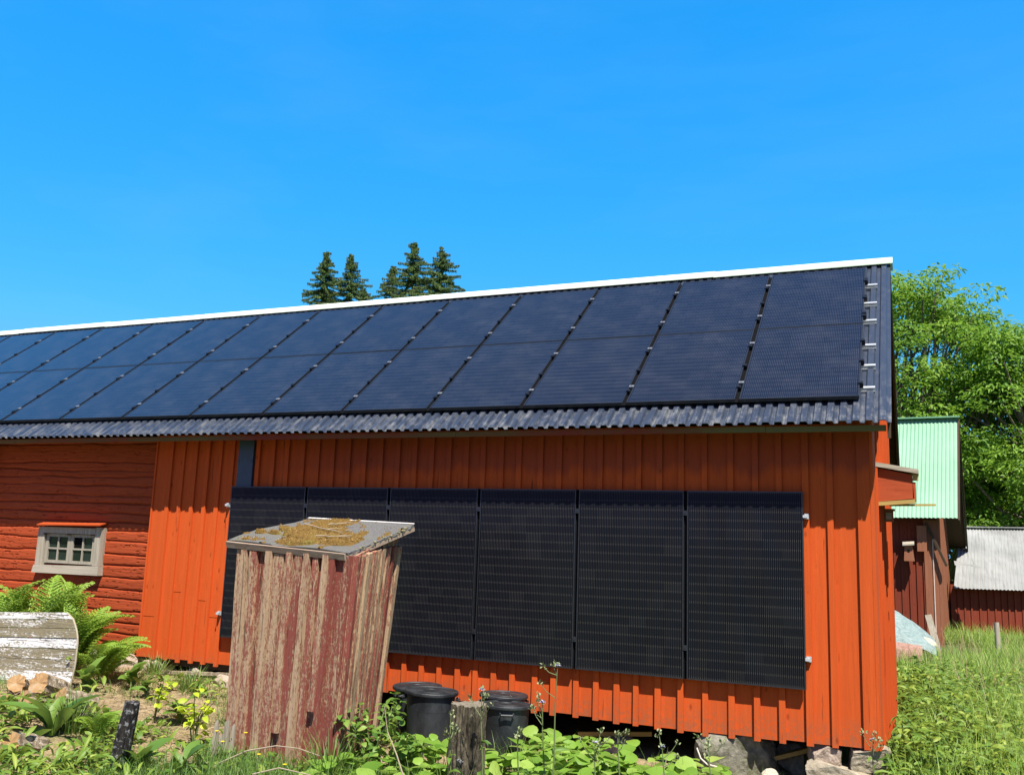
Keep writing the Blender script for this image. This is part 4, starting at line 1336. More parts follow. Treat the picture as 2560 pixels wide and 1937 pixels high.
# ------------------------------------------------------------------ second barn, grey shed and the odds and ends between
def board_wall(b, p0, p1, z0, z1, pitch, bw, seed, top=None, nrm=None):
    rr = random.Random(seed)
    p0, p1 = Vector((*p0, 0)), Vector((*p1, 0))
    L = (p1 - p0).length; d = (p1 - p0).normalized(); n = Vector((d.y, -d.x, 0))
    s = 0.0
    while s < L - .01:
        s2 = min(L, s + pitch * rr.uniform(.85, 1.15))
        j = rr.uniform(-.004, .004)
        def q(s_, dd, z): v = p0 + d * s_ + n * dd; return (v.x, v.y, z)
        ta = top(s) if top else z1; tb = top(s2) if top else z1
        b.hexa([q(s, j, z0), q(s2 - .004, j, z0), q(s2 - .004, j - .03, z0), q(s, j - .03, z0), q(s, j, ta), q(s2 - .004, j, tb), q(s2 - .004, j - .03, tb), q(s, j - .03, ta)])
        c = s2 - bw / 2
        b.hexa([q(c, .028, z0 - .02), q(c + bw, .028, z0 - .02), q(c + bw, .005, z0 - .02), q(c, .005, z0 - .02), q(c, .028, tb), q(c + bw, .028, tb), q(c + bw, .005, tb), q(c, .005, tb)])
        s = s2
def sheet(eA, eB, rB, rA, pitch, depth):
    """corrugated quad: eave A->B, ridge A->B, waves run up the slope"""
    b = MB()
    eA, eB, rA, rB = map(Vector, (eA, eB, rA, rB))
    n = (eB - eA).cross(rA - eA).normalized()
    N = int((eB - eA).length / pitch)
    M_ = 4
    for r in range(3):
        for k in range(N * M_ + 1):
            t = k / (N * M_)
            p = eA.lerp(eB, t).lerp(rA.lerp(rB, t), r / 2)
            b.v.append(tuple(p + n * depth * .5 * math.sin(2 * math.pi * k / M_)))
    K = N * M_ + 1
    for r in range(2):
        for k in range(K - 1):
            b.f.append((r * K + k, r * K + k + 1, (r + 1) * K + k + 1, (r + 1) * K + k)); b.m.append(0)
    return b
b2 = empty('old_barn', (-2, 15, 0), 'tall dark red barn with a mint green corrugated roof beyond the gable', 'barn')
EL, ER, RR_, RL = Vector((-7.0, 13.35, 2.68)), Vector((1.267, 13.85, 2.795)), Vector((1.437, 15.79, 5.264)), Vector((-6.9, 15.3, 5.1))
rel(b2, sheet(EL, ER, RR_, RL, .085, .022)).build('roof', MINT, b2, smooth=True)
FRr, FLl = Vector((1.724, 20.4, 2.256)), Vector((-6.6, 19.9, 2.2))
rel(b2, sheet(RL - Vector((0, -.01, 0)), RR_ + Vector((0, .01, 0)), FRr, FLl, .085, .022)).build('roof', MINT, b2, smooth=True)
bb = MB()
dn_ = Vector((0, 0, -.06)); d2_ = Vector((0, 0, -.03))
bb.hexa([RL + dn_, FLl + dn_, FRr + dn_ - Vector((.03, 0, 0)), RR_ + dn_ - Vector((.03, 0, 0)), RL + d2_, FLl + d2_, FRr + d2_ - Vector((.03, 0, 0)), RR_ + d2_ - Vector((.03, 0, 0))])
rel(b2, bb).build('roof_boarding', DARKWOOD, b2)
bb = MB(); bb.beam(RL + Vector((0, -.02, .02)), RR_ + Vector((.03, -.02, .02)), .26, .03); rel(b2, bb).build('ridge_cap', MINT, b2)
bb = MB()
for a, c in ((ER, RR_), (RR_, FRr)):
    a2, c2 = a + Vector((.015, 0, -.10)), c + Vector((.015, 0, -.10))
    bb.beam(a2, c2, .03, .19)
rel(b2, bb).build('verge_board', DARKWOOD, b2)
WC0 = (.80, 14.22)
GC1 = (1.22, 20.0)
bb = MB(); board_wall(bb, (-7.0, 13.75), WC0, -.15, 2.78, .16, .045, 5); rel(b2, bb).build('wall', OLDRED, b2)
def gtop(s):
    L = math.hypot(GC1[0] - WC0[0], GC1[1] - WC0[1]); t = s / L
    yy = 14.22 + 5.78 * t
    return 2.95 + (yy - 14.22) * 1.2 if yy < 15.8 else 4.95 - (yy - 15.8) * .64
bb = MB(); board_wall(bb, WC0, GC1, -.15, 2.7, .17, .04, 6, gtop); rel(b2, bb).build('gable_wall', OLDBROWN, b2)
bb = MB(); bb.box(-7.0, .9, 19.9, 19.95, -.1, 2.3); bb.box(-7.05, -7.0, 13.8, 19.9, -.1, 2.6); rel(b2, bb).build('back_wall', OLDRED, b2)
bb = MB(); bb.box(.56, .835, 14.155, 14.185, -.12, 2.75); rel(b2, bb).build('corner_board', OLDBROWN, b2)
bb = MB(); bb.box(.838, .90, 14.16, 14.35, -.12, 2.85); rel(b2, bb).build('corner_board', OLDBROWN, b2)
bb = MB(); bb.tube([(.735, 14.14, .0), (.74, 14.14, 2.35)], .012, 6); rel(b2, bb).build('cable', plain('pale_cable', (.6, .45, .38), .7), b2)
bb = MB(); bb.beam((.62, 14.10, 2.68), (1.0, 14.0, 1.75), .05, .05); rel(b2, bb).build('gutter_pipe', DARKWOOD, b2)
bb = MB(); bb.box(.42, .62, 14.06, 14.075, 2.05, 2.62); rel(b2, bb).build('worn_patch_board', OLDBROWN, b2)
bb = MB(); bb.box(-.36, -.12, 13.99, 14.10, .72, 1.22); rel(b2, bb).build('hatch', OLDRED, b2)
bb = MB(); bb.box(-.36, -.12, 13.985, 14.0, 1.225, 1.34); rel(b2, bb).build('opening', DARKIN, b2)
nb = empty('nest_box', (.22, 13.95, 2.0), 'small weathered bird box with a round hole on the dark red barn wall', 'nest box')
bb = MB(); bb.hexa([(.14, 13.86, 1.83), (.36, 13.86, 1.83), (.36, 14.04, 1.83), (.14, 14.04, 1.83), (.16, 13.86, 2.17), (.32, 13.86, 2.17), (.32, 14.04, 2.17), (.16, 14.04, 2.17)])
rel(nb, bb).build('body', OLDBROWN, nb)
bb = MB(); bb.hexa([(.12, 13.80, 2.16), (.36, 13.80, 2.18), (.36, 14.04, 2.24), (.12, 14.04, 2.22), (.12, 13.80, 2.19), (.36, 13.80, 2.21), (.36, 14.04, 2.27), (.12, 14.04, 2.25)])
rel(nb, bb).build('roof', GREYWOOD, nb)
bb = MB(); bb.tube([(.24, 13.862, 2.05), (.24, 13.855, 2.05)], .032, 12); rel(nb, bb).build('entrance_hole', DARKIN, nb)

gs = empty('grey_roofed_shed', (4, 20, 0), 'low dark red shed with a weathered grey corrugated roof at the right edge', 'shed')
e0, e1 = Vector((1.27, 18.35, 1.15)), Vector((9.5, 22.05, 1.16))
r0, r1 = Vector((1.62, 21.5, 2.80)), Vector((9.2, 24.9, 2.95))
rel(gs, sheet(e0, e1, r1, r0, .10, .026)).build('roof', GALV, gs, smooth=True)
rel(gs, sheet(r0 + Vector((0, .01, 0)), r1 + Vector((0, .01, 0)), Vector((8.6, 28.3, 1.2)), Vector((1.2, 25.2, 1.2)), .10, .026)).build('roof', GALV, gs, smooth=True)
bb = MB(); bb.beam(r0 + Vector((0, 0, .03)), r1 + Vector((0, 0, .03)), .24, .03); rel(gs, bb).build('ridge_cap', GALV, gs)
bb = MB(); board_wall(bb, (1.20, 18.66), (9.3, 22.3), -.2, 1.24, .20, .045, 8); rel(gs, bb).build('wall', OLDRED, gs)
bb = MB(); bb.box(1.3, 8.6, 25.0, 25.06, -.2, 1.2); rel(gs, bb).build('back_wall', OLDRED, gs)
# curled loose sheet at the joint of the two roofs
lp = MB()
for k in range(5):
    t = k / 4
    for j in range(3):
        q = (j / 2 - .5) * (.5 - .34 * t)
        lp.v.append((1.30 + .62 * t, 17.95 + .1 * t + q, 1.80 - .10 * t * t + .22 * q))
for k in range(4):
    for j in range(2):
        lp.f.append((k * 3 + j, k * 3 + j + 1, k * 3 + j + 4, k * 3 + j + 3)); lp.m.append(0)
rel(gs, lp).build('loose_sheet', GALV, gs, smooth=True)

# tarpaulin over a heap
TARP = NT('pale_grey_tarpaulin', .6, .3)
tn = TARP.noise(6, TARP.coord((1, 1, 2)), 6, .7, 1.0)
TARP.color(TARP.mix(TARP.ramp(tn, [(.35, 0.), (.7, 1.)]), (.17, .24, .22), (.33, .39, .36)))
TARP.bump(tn, 1.0, .05); TARP = TARP.mat
b = MB(); N1, N2 = 40, 26
for j in range(N2 + 1):
    for i in range(N1 + 1):
        u, v = i / N1, j / N2
        x = -2.4 + 3.05 * u; yv = 9.7 + 1.8 * v
        hgt = (1.45 * max(0, 1 - abs((u - .30) / .80) ** 1.6)) * (math.sin(math.pi * min(1, max(0, v * .94 + .03))) ** .45)
        hgt += .05 * fbm(u * 6, v * 5, 1) + .02 * fbm(u * 20, v * 14, 4)
        b.v.append((x, yv, .12 + max(0, hgt)))
for j in range(N2):
    for i in range(N1):
        q = j * (N1 + 1) + i
        b.f.append((q, q + 1, q + N1 + 2, q + N1 + 1)); b.m.append(0)
tp = b.build('tarpaulin', TARP, smooth=True); tag(tp, 'pale grey green tarpaulin heaped over something behind the barn corner', 'tarpaulin')
RUST = stone('rust_red_sheet', (.22, .11, .08), (.42, .26, .20))
b = MB()
for k in range(12):
    a0, a1 = math.pi * k / 12, math.pi * (k + 1) / 12
    b.face([(-.9, 9.45 - .26 * math.cos(a0), .18 + .34 * math.sin(a0)), (.42, 9.45 - .26 * math.cos(a0), .10 + .30 * math.sin(a0)), (.42, 9.45 - .26 * math.cos(a1), .10 + .30 * math.sin(a1)), (-.9, 9.45 - .26 * math.cos(a1), .18 + .34 * math.sin(a1))])
for xx, zz, r_ in ((-.9, .18, .34), (.42, .10, .30)):
    b.face([(xx, 9.45 - .26 * math.cos(math.pi * k / 12), zz + r_ * math.sin(math.pi * k / 12)) for k in range(13)])
tag(b.build('rusty_drum', RUST), 'rust coloured drum lying in front of the grey tarpaulin', 'drum')
rock('fieldstone', (.42, 10.2, .38), (.26, .2, .12), STONE_W, 'white stone at the right foot of the tarpaulin heap', 71, 0, 6)
b = MB(); b.beam((.76, 13.1, -.05), (.58, 13.3, .72), .13, .03, (0, 1, 0))
tag(b.build('plank', GREYWOODZ), 'grey plank leaning against the corner of the dark red barn', 'plank')
po = log_mesh([(1.78, 12.0, -.1), (1.785, 12.0, .35), (1.78, 12.0, .72)], [.05, .05, .045], 14, 8, 12, .05, None).build('fence_post', [GREYWOODZ, GREYCUT])
tag(po, 'single grey fence post in the meadow before the grey roofed shed', 'post')
po = log_mesh([(2.45, 13.0, -.1), (2.45, 13.0, .2), (2.45, 13.0, .52)], [.04, .04, .035], 14, 8, 13, .05, None).build('fence_post', [GREYWOODZ, GREYCUT])
tag(po, 'shorter fence post farther right, nearly lost in the meadow grass', 'post')

# ------------------------------------------------------------------ trees
def leafy_tree(name, base, centre, rad, label, seed, lobes, per, cut=None):
    rr = random.Random(seed); g_ = np.random.default_rng(seed)
    o = empty(name, base, label, 'tree', 'leafy trees behind the red buildings')
    bz = Vector(base)
    trunk = MB()
    top = Vector(centre) + Vector((0, 0, rad[2] * .5))
    pts = [bz.lerp(top, t) + Vector((.25 * math.sin(t * 5 + seed), .2 * math.cos(t * 4), 0)) * (t) for t in (0, .15, .3, .45, .6, .8, 1)]
    trunk.tube([p - bz for p in pts], [.42, .36, .31, .25, .19, .1, .03], 12)
    trunk.build('trunk', BARKT, o)
    C = Vector(centre)
    lb = LB()
    brb = MB()
    k = 0
    while k < lobes:
        d = Vector((rr.gauss(0, 1), rr.gauss(0, 1), rr.gauss(0, 1))).normalized()
        rfrac = rr.uniform(.45, 1.0) ** .6
        q = C + Vector((d.x * rad[0], d.y * rad[1], d.z * rad[2])) * rfrac
        if q.z < 2.0: continue
        if fbm(q.x * .33, q.y * .33, q.z * .33 + seed) < -.30: continue
        k += 1
        lr = rr.uniform(.55, 1.15)
        if k % 2 == 0:
            s_ = pts[rr.randint(1, 4)]
            m_ = s_.lerp(q, .55) + Vector((rr.uniform(-.4, .4), rr.uniform(-.4, .4), rr.uniform(-.2, .5)))
            brb.tube([s_ - bz, m_ - bz, q - bz], [.10, .06, .02], 6, caps=False)
        n = int(per * 2.3 * lr * lr)
        v = g_.normal(size=(n, 3)); v /= np.linalg.norm(v, axis=1)[:, None]
        rad_ = g_.uniform(.35, 1, n) ** .5
        pos = v * rad_[:, None] * np.array([lr * 1.1, lr * 1.1, lr * .48]) + np.array(q)
        az = np.arctan2(-v[:, 0], v[:, 1]) + g_.normal(0, .7, n)
        base_c = rr.uniform(.25, .75)
        lb.leaves('lance', pos - np.array(bz), az, g_.uniform(-.9, .35, n), g_.normal(0, .6, n), g_.uniform(.13, .24, n), g_.uniform(.05, .085, n), np.clip(base_c + g_.normal(0, .14, n), 0, 1))
    brb.build('branches', BARKT, o)
    lb.build('crown', F_TREE, o)
    return o
leafy_tree('leafy_tree', (.3, 28.5, 0), (-.5, 28.0, 7.3), (5.7, 4.6, 5.7), 'tall bright green leafy tree rising right beside the barn ridge end', 5, 250, 130)
leafy_tree('leafy_tree', (5.4, 27.5, 0), (5.0, 27.0, 5.2), (4.6, 4.2, 4.9), 'bright green leafy tree cut off by the right edge of the photo', 8, 230, 130)
leafy_tree('leafy_tree', (2.6, 33, 0), (2.6, 33.0, 5.0), (5.5, 4.0, 5.0), 'green leafy tree farther back, seen between the two nearer crowns', 13, 170, 110)

def spruce(base, h, r, label, seed, lean=0.0):
    g_ = np.random.default_rng(seed); rr = random.Random(seed)
    o = empty('spruce', base, label, 'spruce', 'spruces behind the barn roof')
    tr = MB(); tr.tube([(0, 0, 0), (lean * .4, 0, h * .5), (lean, 0, h)], [.24, .16, .012], 8); tr.build('trunk', BARKT, o)
    lb = LB(); br = MB()
    z = h - .12
    lvl = 0
    zmin = h * .35
    while z > zmin:
        f = (h - z) / h
        L = r * min(1.0, (f * 2.35) ** 1.0 + .022)
        nb = rr.randint(5, 7)
        a0 = rr.uniform(0, 6.28)
        for k in range(nb):
            a = a0 + 6.283 * k / nb + rr.uniform(-.4, .4)
            l = L * rr.uniform(.5, 1.25)
            c0 = Vector((lean * z / h, 0, z + rr.uniform(-.22, .22)))
            d = Vector((math.cos(a), math.sin(a), 0))
            N_ = max(3, int(l / .10))
            P = []
            for q in range(N_ + 1):
                t = q / N_
                P.append(c0 + d * (l * t) + Vector((0, 0, l * ((.34 - 2.2 * f) * t - .45 * t * t + .30 * t ** 3))))
            br.tube(P[::max(1, N_ // 3)], .016, 4, caps=False)
            n = N_ * 22
            t = g_.uniform(.05, 1.0, n)
            sdw = g_.normal(0, .085, n) * (1.15 - t)
            pos = np.array([list(P[min(N_, int(tt * N_))]) for tt in t]) + np.outer(sdw, [-d.y, d.x, 0]) + np.stack([np.zeros(n), np.zeros(n), -np.abs(g_.normal(0, .055, n))], 1)
            az = math.atan2(-d.x, d.y) + g_.normal(0, .7, n)
            lb.leaves('lance', pos, az, g_.uniform(-1.2, .25, n), g_.normal(0, .8, n), g_.uniform(.07, .16, n), g_.uniform(.022, .042, n), np.clip(rr.uniform(.3, .75) + g_.normal(0, .15, n), 0, 1))
        z -= rr.uniform(.22, .36) * (.6 + 1.2 * f)
        lvl += 1
    n = 26
    lb.leaves('lance', np.stack([np.full(n, lean), np.zeros(n), U(h - .7, h, n)], 1), U(0, 6.28, n), U(.1, 1.2, n), U(-1, 1, n), U(.12, .24, n), .05, U(.3, .6, n))
    br.build('branches', BARKT, o)
    lb.build('crown', F_SPRUCE, o)
spruce((-33.15, 38, 0), 19.6, 5.0, 'leftmost spruce standing above the barn ridge', 1, .05)
spruce((-31.4, 38.4, 0), 19.35, 4.7, 'dark spruce just right of the leftmost spruce', 2, -.1)
spruce((-27.1, 38.5, 0), 19.8, 4.9, 'tallest spruce with a bare tip above the barn ridge', 3, .05)
spruce((-24.85, 38, 0), 19.05, 5.6, 'rightmost broad spruce above the barn ridge', 4, .0)
spruce((-28.6, 39, 0), 18.6, 4.2, 'slim pale spruce leaning close to the left side of the tallest one', 6, -.2)
spruce((-29.9, 37.6, 0), 16.85, 4.8, 'low spruce top barely showing over the ridge between the two pairs', 7, 0)

# ------------------------------------------------------------------ ferns
def frond_mesh(L=1.0, seed=0):
    g_ = np.random.default_rng(seed)
    lb = LB()
    N_ = 20
    P = []
    for k in range(N_ + 1):
        t = k / N_
        P.append(Vector((.03 * math.sin(t * 3), L * (t * .93 - .12 * t * t), L * (.55 * t - .75 * t * t * t * .62))))
    lb.tube([tuple(p) for p in P[::3]] , .006, 5, .5)
    for k in range(3, N_ + 1):
        t = k / N_
        w = L * .22 * (math.sin(math.pi * min(1, t * .86 + .10)) ** .8) * (1.04 - t * .25)
        for sd in (-1, 1):
            tv = P[min(k + 1, N_)] - P[k - 1]
            pit = math.atan2(tv.z, math.hypot(tv.x, tv.y))
            # serrated pinna: a row of short leaflets
            az = -sd * (1.18 - .35 * t)
            dirv = Vector((-math.sin(az), math.cos(az) * math.cos(pit), math.cos(az) * math.sin(pit) - .12)).normalized()
            M_ = max(2, int(w / .028))
            ss = np.linspace(.05, .85, M_)
            pos = np.array([list(P[k] + dirv * w * s_) for s_ in ss])
            for s2 in (-1, 1):
                lb.leaves('lance', pos, np.full(M_, az + s2 * .6), np.full(M_, pit * .6 - .08) + g_.normal(0, .08, M_), g_.normal(0, .15, M_), .036 * (1.1 - .6 * ss), .016 * (1.1 - .4 * ss), np.clip(.55 + g_.normal(0, .12, M_), 0, 1))
            lb.leaves('lance', np.array([list(P[k])]), [az], [pit * .6 - .08], [0], w, .016, [.5])
    return lb.build('frond', F_FERN)
FR = [frond_mesh(1.0, s) for s in (1, 2)]
def fern(loc, n, size, label, seed, spread=(0, 6.28), pitch=(.35, .95)):
    rr = random.Random(seed)
    o = empty('fern', loc, label, 'fern', 'ferns by the log wall')
    for k in range(n):
        f = FR[k % 2].copy(); COL.objects.link(f)
        f.name = 'frond'
        f.parent = o
        a = spread[0] + (spread[1] - spread[0]) * (k + rr.uniform(-.3, .3)) / n
        s = size * rr.uniform(.75, 1.15)
        f.scale = (s, s, s)
        f.rotation_mode = 'XYZ'
        f.rotation_euler = (rr.uniform(*pitch), rr.uniform(-.2, .2), a)
    return o
fern((-9.45, -.75, gz(-9.45, -.75)), 12, 1.12, 'tall upright fern behind the left part of the white panel', 1, (-2.2, 2.2), (.85, 1.3))
fern((-8.85, -.75, gz(-8.85, -.75)), 13, 1.2, 'tall fern below the log wall window sill', 2, (-2.2, 2.2), (.85, 1.3))
fern((-8.3, -.85, gz(-8.3, -.85)), 11, 1.0, 'tall fern right behind the rounded end of the white panel', 8, (-2.2, 1.6), (.75, 1.25))
fern((-7.75, -1.05, gz(-7.75, -1.05)), 11, .72, 'fern with arching fronds just right of the white panel', 3, (-2.9, .6), (.2, .95))
fern((-7.95, -.75, gz(-7.95, -.75)), 9, .66, 'low fern with pale fronds reaching towards the board wall', 4, (-2.4, 1.0), (.15, .8))
fern((-10.0, -.7, gz(-10.0, -.7)), 10, .95, 'fern at the left edge under the log wall', 5, (-2.2, 2.2), (.6, 1.15))
fern((-6.15, -2.5, gz(-6.15, -2.5)), 8, .42, 'small fern beside the grass tuft near the blackened post', 6, pitch=(.2, .8))
for f in FR: bpy.data.objects.remove(f)

# ------------------------------------------------------------------ weeds, each plant a thing
def rosette(kind, loc, n, L, Wd, mat, label, cat, name, group, seed, pitch=(.3, 1.1), stemh=0.0):
    g_ = np.random.default_rng(seed)
    o = empty(name, loc, label, cat, group)
    for k in range(n):
        lb = LB()
        a = 6.283 * k / n + g_.normal(0, .3)
        l = L * g_.uniform(.6, 1.15)
        z0 = stemh * k / n
        lb.leaves(kind, [(0, 0, z0 + .01)], [a], [g_.uniform(*pitch)], [g_.normal(0, .3)], l, Wd * l, [np.clip(g_.normal(.5, .2), 0, 1)])
        lb.build('leaf', mat, o, smooth=True)
    if stemh:
        st = LB(); st.tube([(0, 0, 0), (.01, .01, stemh * .5), (.0, .0, stemh)], [.008, .006, .003], 5); st.build('stem', F_STALK, o)
    return o
def gl(x, y, dz=0): return (x, y, gz(x, y) + dz)
docks = [(-6.45, -2.72, 8, .50, .26, 'tall dock with upright strap leaves beside the firewood', (.7, 1.35)),
         (-7.75, -2.95, 9, .34, .42, 'dock with pale broad leaves in the bottom left corner', (.2, .9)),
         (-7.25, -3.25, 9, .30, .42, 'broad leaved dock low at the left edge, below the firewood', (.2, .9)),
         (-6.85, -3.45, 9, .28, .40, 'yellowing dock near the bottom left', (.3, 1.0)),
         (-6.45, -2.9, 5, .22, .5, 'lone broad leaf weed on the straw left of the blackened post', (.2, .8)),
         (-5.25, -2.9, 12, .24, .50, 'leafy dark weed directly right of the blackened post', (.2, 1.1)),
         (-4.95, -2.75, 12, .24, .48, 'leafy weed between the blackened post and the shed', (.2, 1.1)),
         (-6.9, -1.2, 12, .17, .5, 'broad leaved weed in front of the board wall', (.2, .9)),
         (-7.3, -1.0, 12, .20, .5, 'broad leaved weed at the foot of the low fern', (.2, 1.0)),
         (-7.45, -1.45, 13, .22, .5, 'broad leaved weed against the right edge of the white panel', (.3, 1.1)),
         (-6.1, -1.55, 9, .24, .5, 'broad leaved weed on open ground left of the shed', (.2, .9))]
for k, (x, y, n, L, Wd, lab, pt) in enumerate(docks):
    rosette('strap' if k < 4 else 'ovate', gl(x, y), n, L, Wd, F_WEED if k not in (1, 2, 3) else F_BROAD, lab, 'weed', 'dock_plant', 'broad leaved weeds on the left', 20 + k, pt, .0 if k < 5 else .18)
def shrub(name, loc, h, spread, n, leafL, leafW, mat, label, cat, seed, stems=5):
    g_ = np.random.default_rng(seed); rr = random.Random(seed)
    o = empty(name, loc, label, cat)
    lb = LB(); sb_ = LB()
    for s in range(stems):
        a = rr.uniform(0, 6.28); d = rr.uniform(.2, 1) * spread
        P = [Vector((0, 0, 0)), Vector((math.cos(a) * d * .3, math.sin(a) * d * .3, h * .5)), Vector((math.cos(a) * d, math.sin(a) * d, h * rr.uniform(.7, 1)))]
        sb_.tube(P, [.008, .006, .003], 5)
        m_ = n // stems
        t = g_.uniform(.2, 1, m_)
        pos = np.array([list(P[0].lerp(P[1], tt * 2) if tt < .5 else P[1].lerp(P[2], tt * 2 - 1)) for tt in t]) + g_.normal(0, .035, (m_, 3))
        lb.leaves('ovate', pos, g_.uniform(0, 6.28, m_), g_.uniform(-.5, .6, m_), g_.normal(0, .5, m_), leafL * g_.uniform(.6, 1.2, m_), leafL * leafW, np.clip(g_.normal(.5, .22, m_), 0, 1))
    sb_.build('stem', F_STALK, o)
    lb.build('foliage', mat, o, smooth=True)
    return o
shrub('sapling', gl(-5.55, -2.0), .55, .22, 60, .095, .55, F_YELLOW, 'yellow green sapling at the left corner of the leaning shed', 'sapling', 3)
shrub('sapling', gl(-6.3, -1.7), .42, .22, 34, .09, .55, F_YELLOW, 'yellow green seedling on the open ground left of the shed', 'sapling', 4)
shrub('bramble', gl(-3.82, -1.85), .60, .34, 170, .085, .6, F_WEED, 'dark leafy bramble at the right foot of the leaning shed', 'bramble', 5, 8)
shrub('bramble', gl(-3.5, -1.75), .42, .30, 110, .085, .6, F_WEED, 'low bramble between the shed and the tubs', 'bramble', 6, 7)
shrub('bramble', gl(-4.35, -.75), .45, .2, 90, .08, .6, F_WEED, 'bramble growing against the side of the left tub', 'bramble', 7, 6)

# grass tufts
def grass_tuft(loc, h, r, n, label, seed):
    g_ = np.random.default_rng(seed)
    lb = LB()
    a = g_.uniform(0, 6.28, n); q = r * g_.uniform(0, 1, n)
    lb.leaves('blade', np.stack([q * np.cos(a), q * np.sin(a), np.full(n, -.02)], 1), a - 1.57 + g_.normal(0, .5, n), g_.uniform(.8, 1.5, n), g_.normal(0, .3, n), h * g_.uniform(.5, 1.1, n), .010, np.clip(g_.normal(.55, .2, n), 0, 1))
    o = lb.build('grass_tuft', F_GRASS); o.location = loc
    return tag(o, label, 'grass', 'grass tufts')
grass_tuft(gl(-6.45, -2.5), .42, .09, 150, 'tall pale grass tuft left of the blackened post', 1)
grass_tuft(gl(-3.95, -2.25), .5, .12, 160, 'long grass tuft at the right front corner of the shed', 2)
grass_tuft(gl(-6.9, -.55), .3, .12, 140, 'short grass tuft at the wall left of the shed', 3)
grass_tuft(gl(-7.75, -.2), .28, .10, 120, 'grass tuft growing by the left end of the board wall', 4)

# tall blue flowers
def flower(loc, h, label, seed, heads, colr=PETALV):
    rr = random.Random(seed); g_ = np.random.default_rng(seed)
    o = empty('sow_thistle', loc, label, 'flower', 'tall lilac flowers before the wall panels')
    top = Vector((rr.uniform(-.05, .05) * h, rr.uniform(-.03, .03), h))
    P = [Vector((0, 0, 0)), Vector((top.x * .2 + .02, 0, h * .4)), Vector((top.x * .6, 0, h * .75)), top]
    st = LB(); st.tube(P, [.008, .006, .005, .003], 6)
    tips = [top]
    for k in range(rr.randint(3, 5)):
        t = rr.uniform(.6, .95)
        p = P[2].lerp(P[3], (t - .6) / .4) if t > .6 else P[2]
        q = p + Vector((rr.uniform(-.11, .11), rr.uniform(-.08, .08), rr.uniform(.05, .13)))
        st.tube([p, p.lerp(q, .6) + Vector((0, 0, -.015)), q], [.004, .003, .002], 5); tips.append(q)
    st.build('stem', F_STALK, o)
    lf = LB(); m_ = 7
    t = g_.uniform(.05, .6, m_)
    lf.leaves('lance', np.array([list(P[0].lerp(P[2], tt / .75)) for tt in t]), g_.uniform(0, 6.28, m_), g_.uniform(-.2, .5, m_), g_.normal(0, .3, m_), g_.uniform(.08, .16, m_), .035, np.clip(g_.normal(.5, .2, m_), 0, 1))
    tag(lf.build('foliage', F_WEED, o), kind='stuff')
    for i, q in enumerate(tips):
        if i < heads:
            fl_ = LB(); n = 18
            fl_.leaves('lance', np.tile(np.array(q), (n, 1)), np.arange(n) * 6.283 / n, g_.uniform(.15, .9, n), g_.normal(0, .2, n), g_.uniform(.020, .030, n), .008, g_.uniform(.2, .9, n))
            fl_.build('flower_head', colr, o)
        bd = LB(); n = 9
        bp_ = np.array(q) + g_.normal(0, .012, (n, 3))
        bd.leaves('ovate', bp_, g_.uniform(0, 6.28, n), g_.uniform(.5, 1.4, n), g_.normal(0, .5, n), .024, .014, np.clip(g_.normal(.7, .2, n), 0, 1))
        tag(bd.build('bud', F_STALK, o), kind='stuff')
FLW = [(-2.62, -2.3, .88, 1, 'lilac flower stalk just right of the mossy post'), (-2.78, -2.5, .72, 0, 'budding stalk in front of the mossy post top'),
       (-2.12, -2.2, 1.10, 1, 'tallest pale budding flower stalk reaching over the wall panels'), (-2.22, -2.1, .80, 1, 'lilac flower stalk beneath the tallest budding one'),
       (-1.85, -2.0, .56, 1, 'short lilac flower stalk in the bright leaves'), (-1.70, -1.9, .62, 0, 'thin budding stalk in the bright leaves'),
       (-1.35, -1.9, .58, 1, 'lilac flower stalk left of the big boulder'), (-1.02, -1.9, .66, 0, 'budding stalk standing right before the big boulder'),
       (-.02, -.75, .60, 1, 'lilac flower stalk by the barn corner'), (-2.4, -2.15, .55, 0, 'branched budding stalk right of the front tub')]
for k, (x, y, h, nh, lab) in enumerate(FLW):
    flower(gl(x, y), h, lab, 60 + k, nh)
def buttercup(loc, h, label, seed):
    g_ = np.random.default_rng(seed)
    o = empty('buttercup', loc, label, 'flower', 'yellow buttercups')
    st = LB(); st.tube([(0, 0, 0), (.01, .0, h * .6), (.02, .01, h)], .003, 5); st.build('stem', F_STALK, o)
    f = LB(); n = 6
    f.leaves('round', np.tile([.02, .01, h], (n, 1)), np.arange(n) * 6.283 / n, np.full(n, .55), np.zeros(n), .020, .020, g_.uniform(.3, .8, n)); f.build('flower_head', PETALY, o)
bc = [(-4.95, -2.45, .34), (-4.80, -2.55, .30), (-4.62, -2.5, .38), (-4.4, -2.6, .26), (-2.2, -2.25, .26), (-2.05, -2.3, .28), (-4.15, -2.6, .22), (-7.9, -2.6, .34), (-7.7, -2.75, .30)]
for k, (x, y, h) in enumerate(bc):
    place = ['at the shed front, far left', 'low before the shed front', 'high before the middle of the shed', 'in the grass before the shed', 'in the bright leaves, left of a pair', 'in the bright leaves, right of a pair', 'by the right front corner of the shed', 'beside the firewood', 'just below the firewood'][k]
    buttercup(gl(x, y), h, 'small yellow buttercup ' + place, 90 + k)

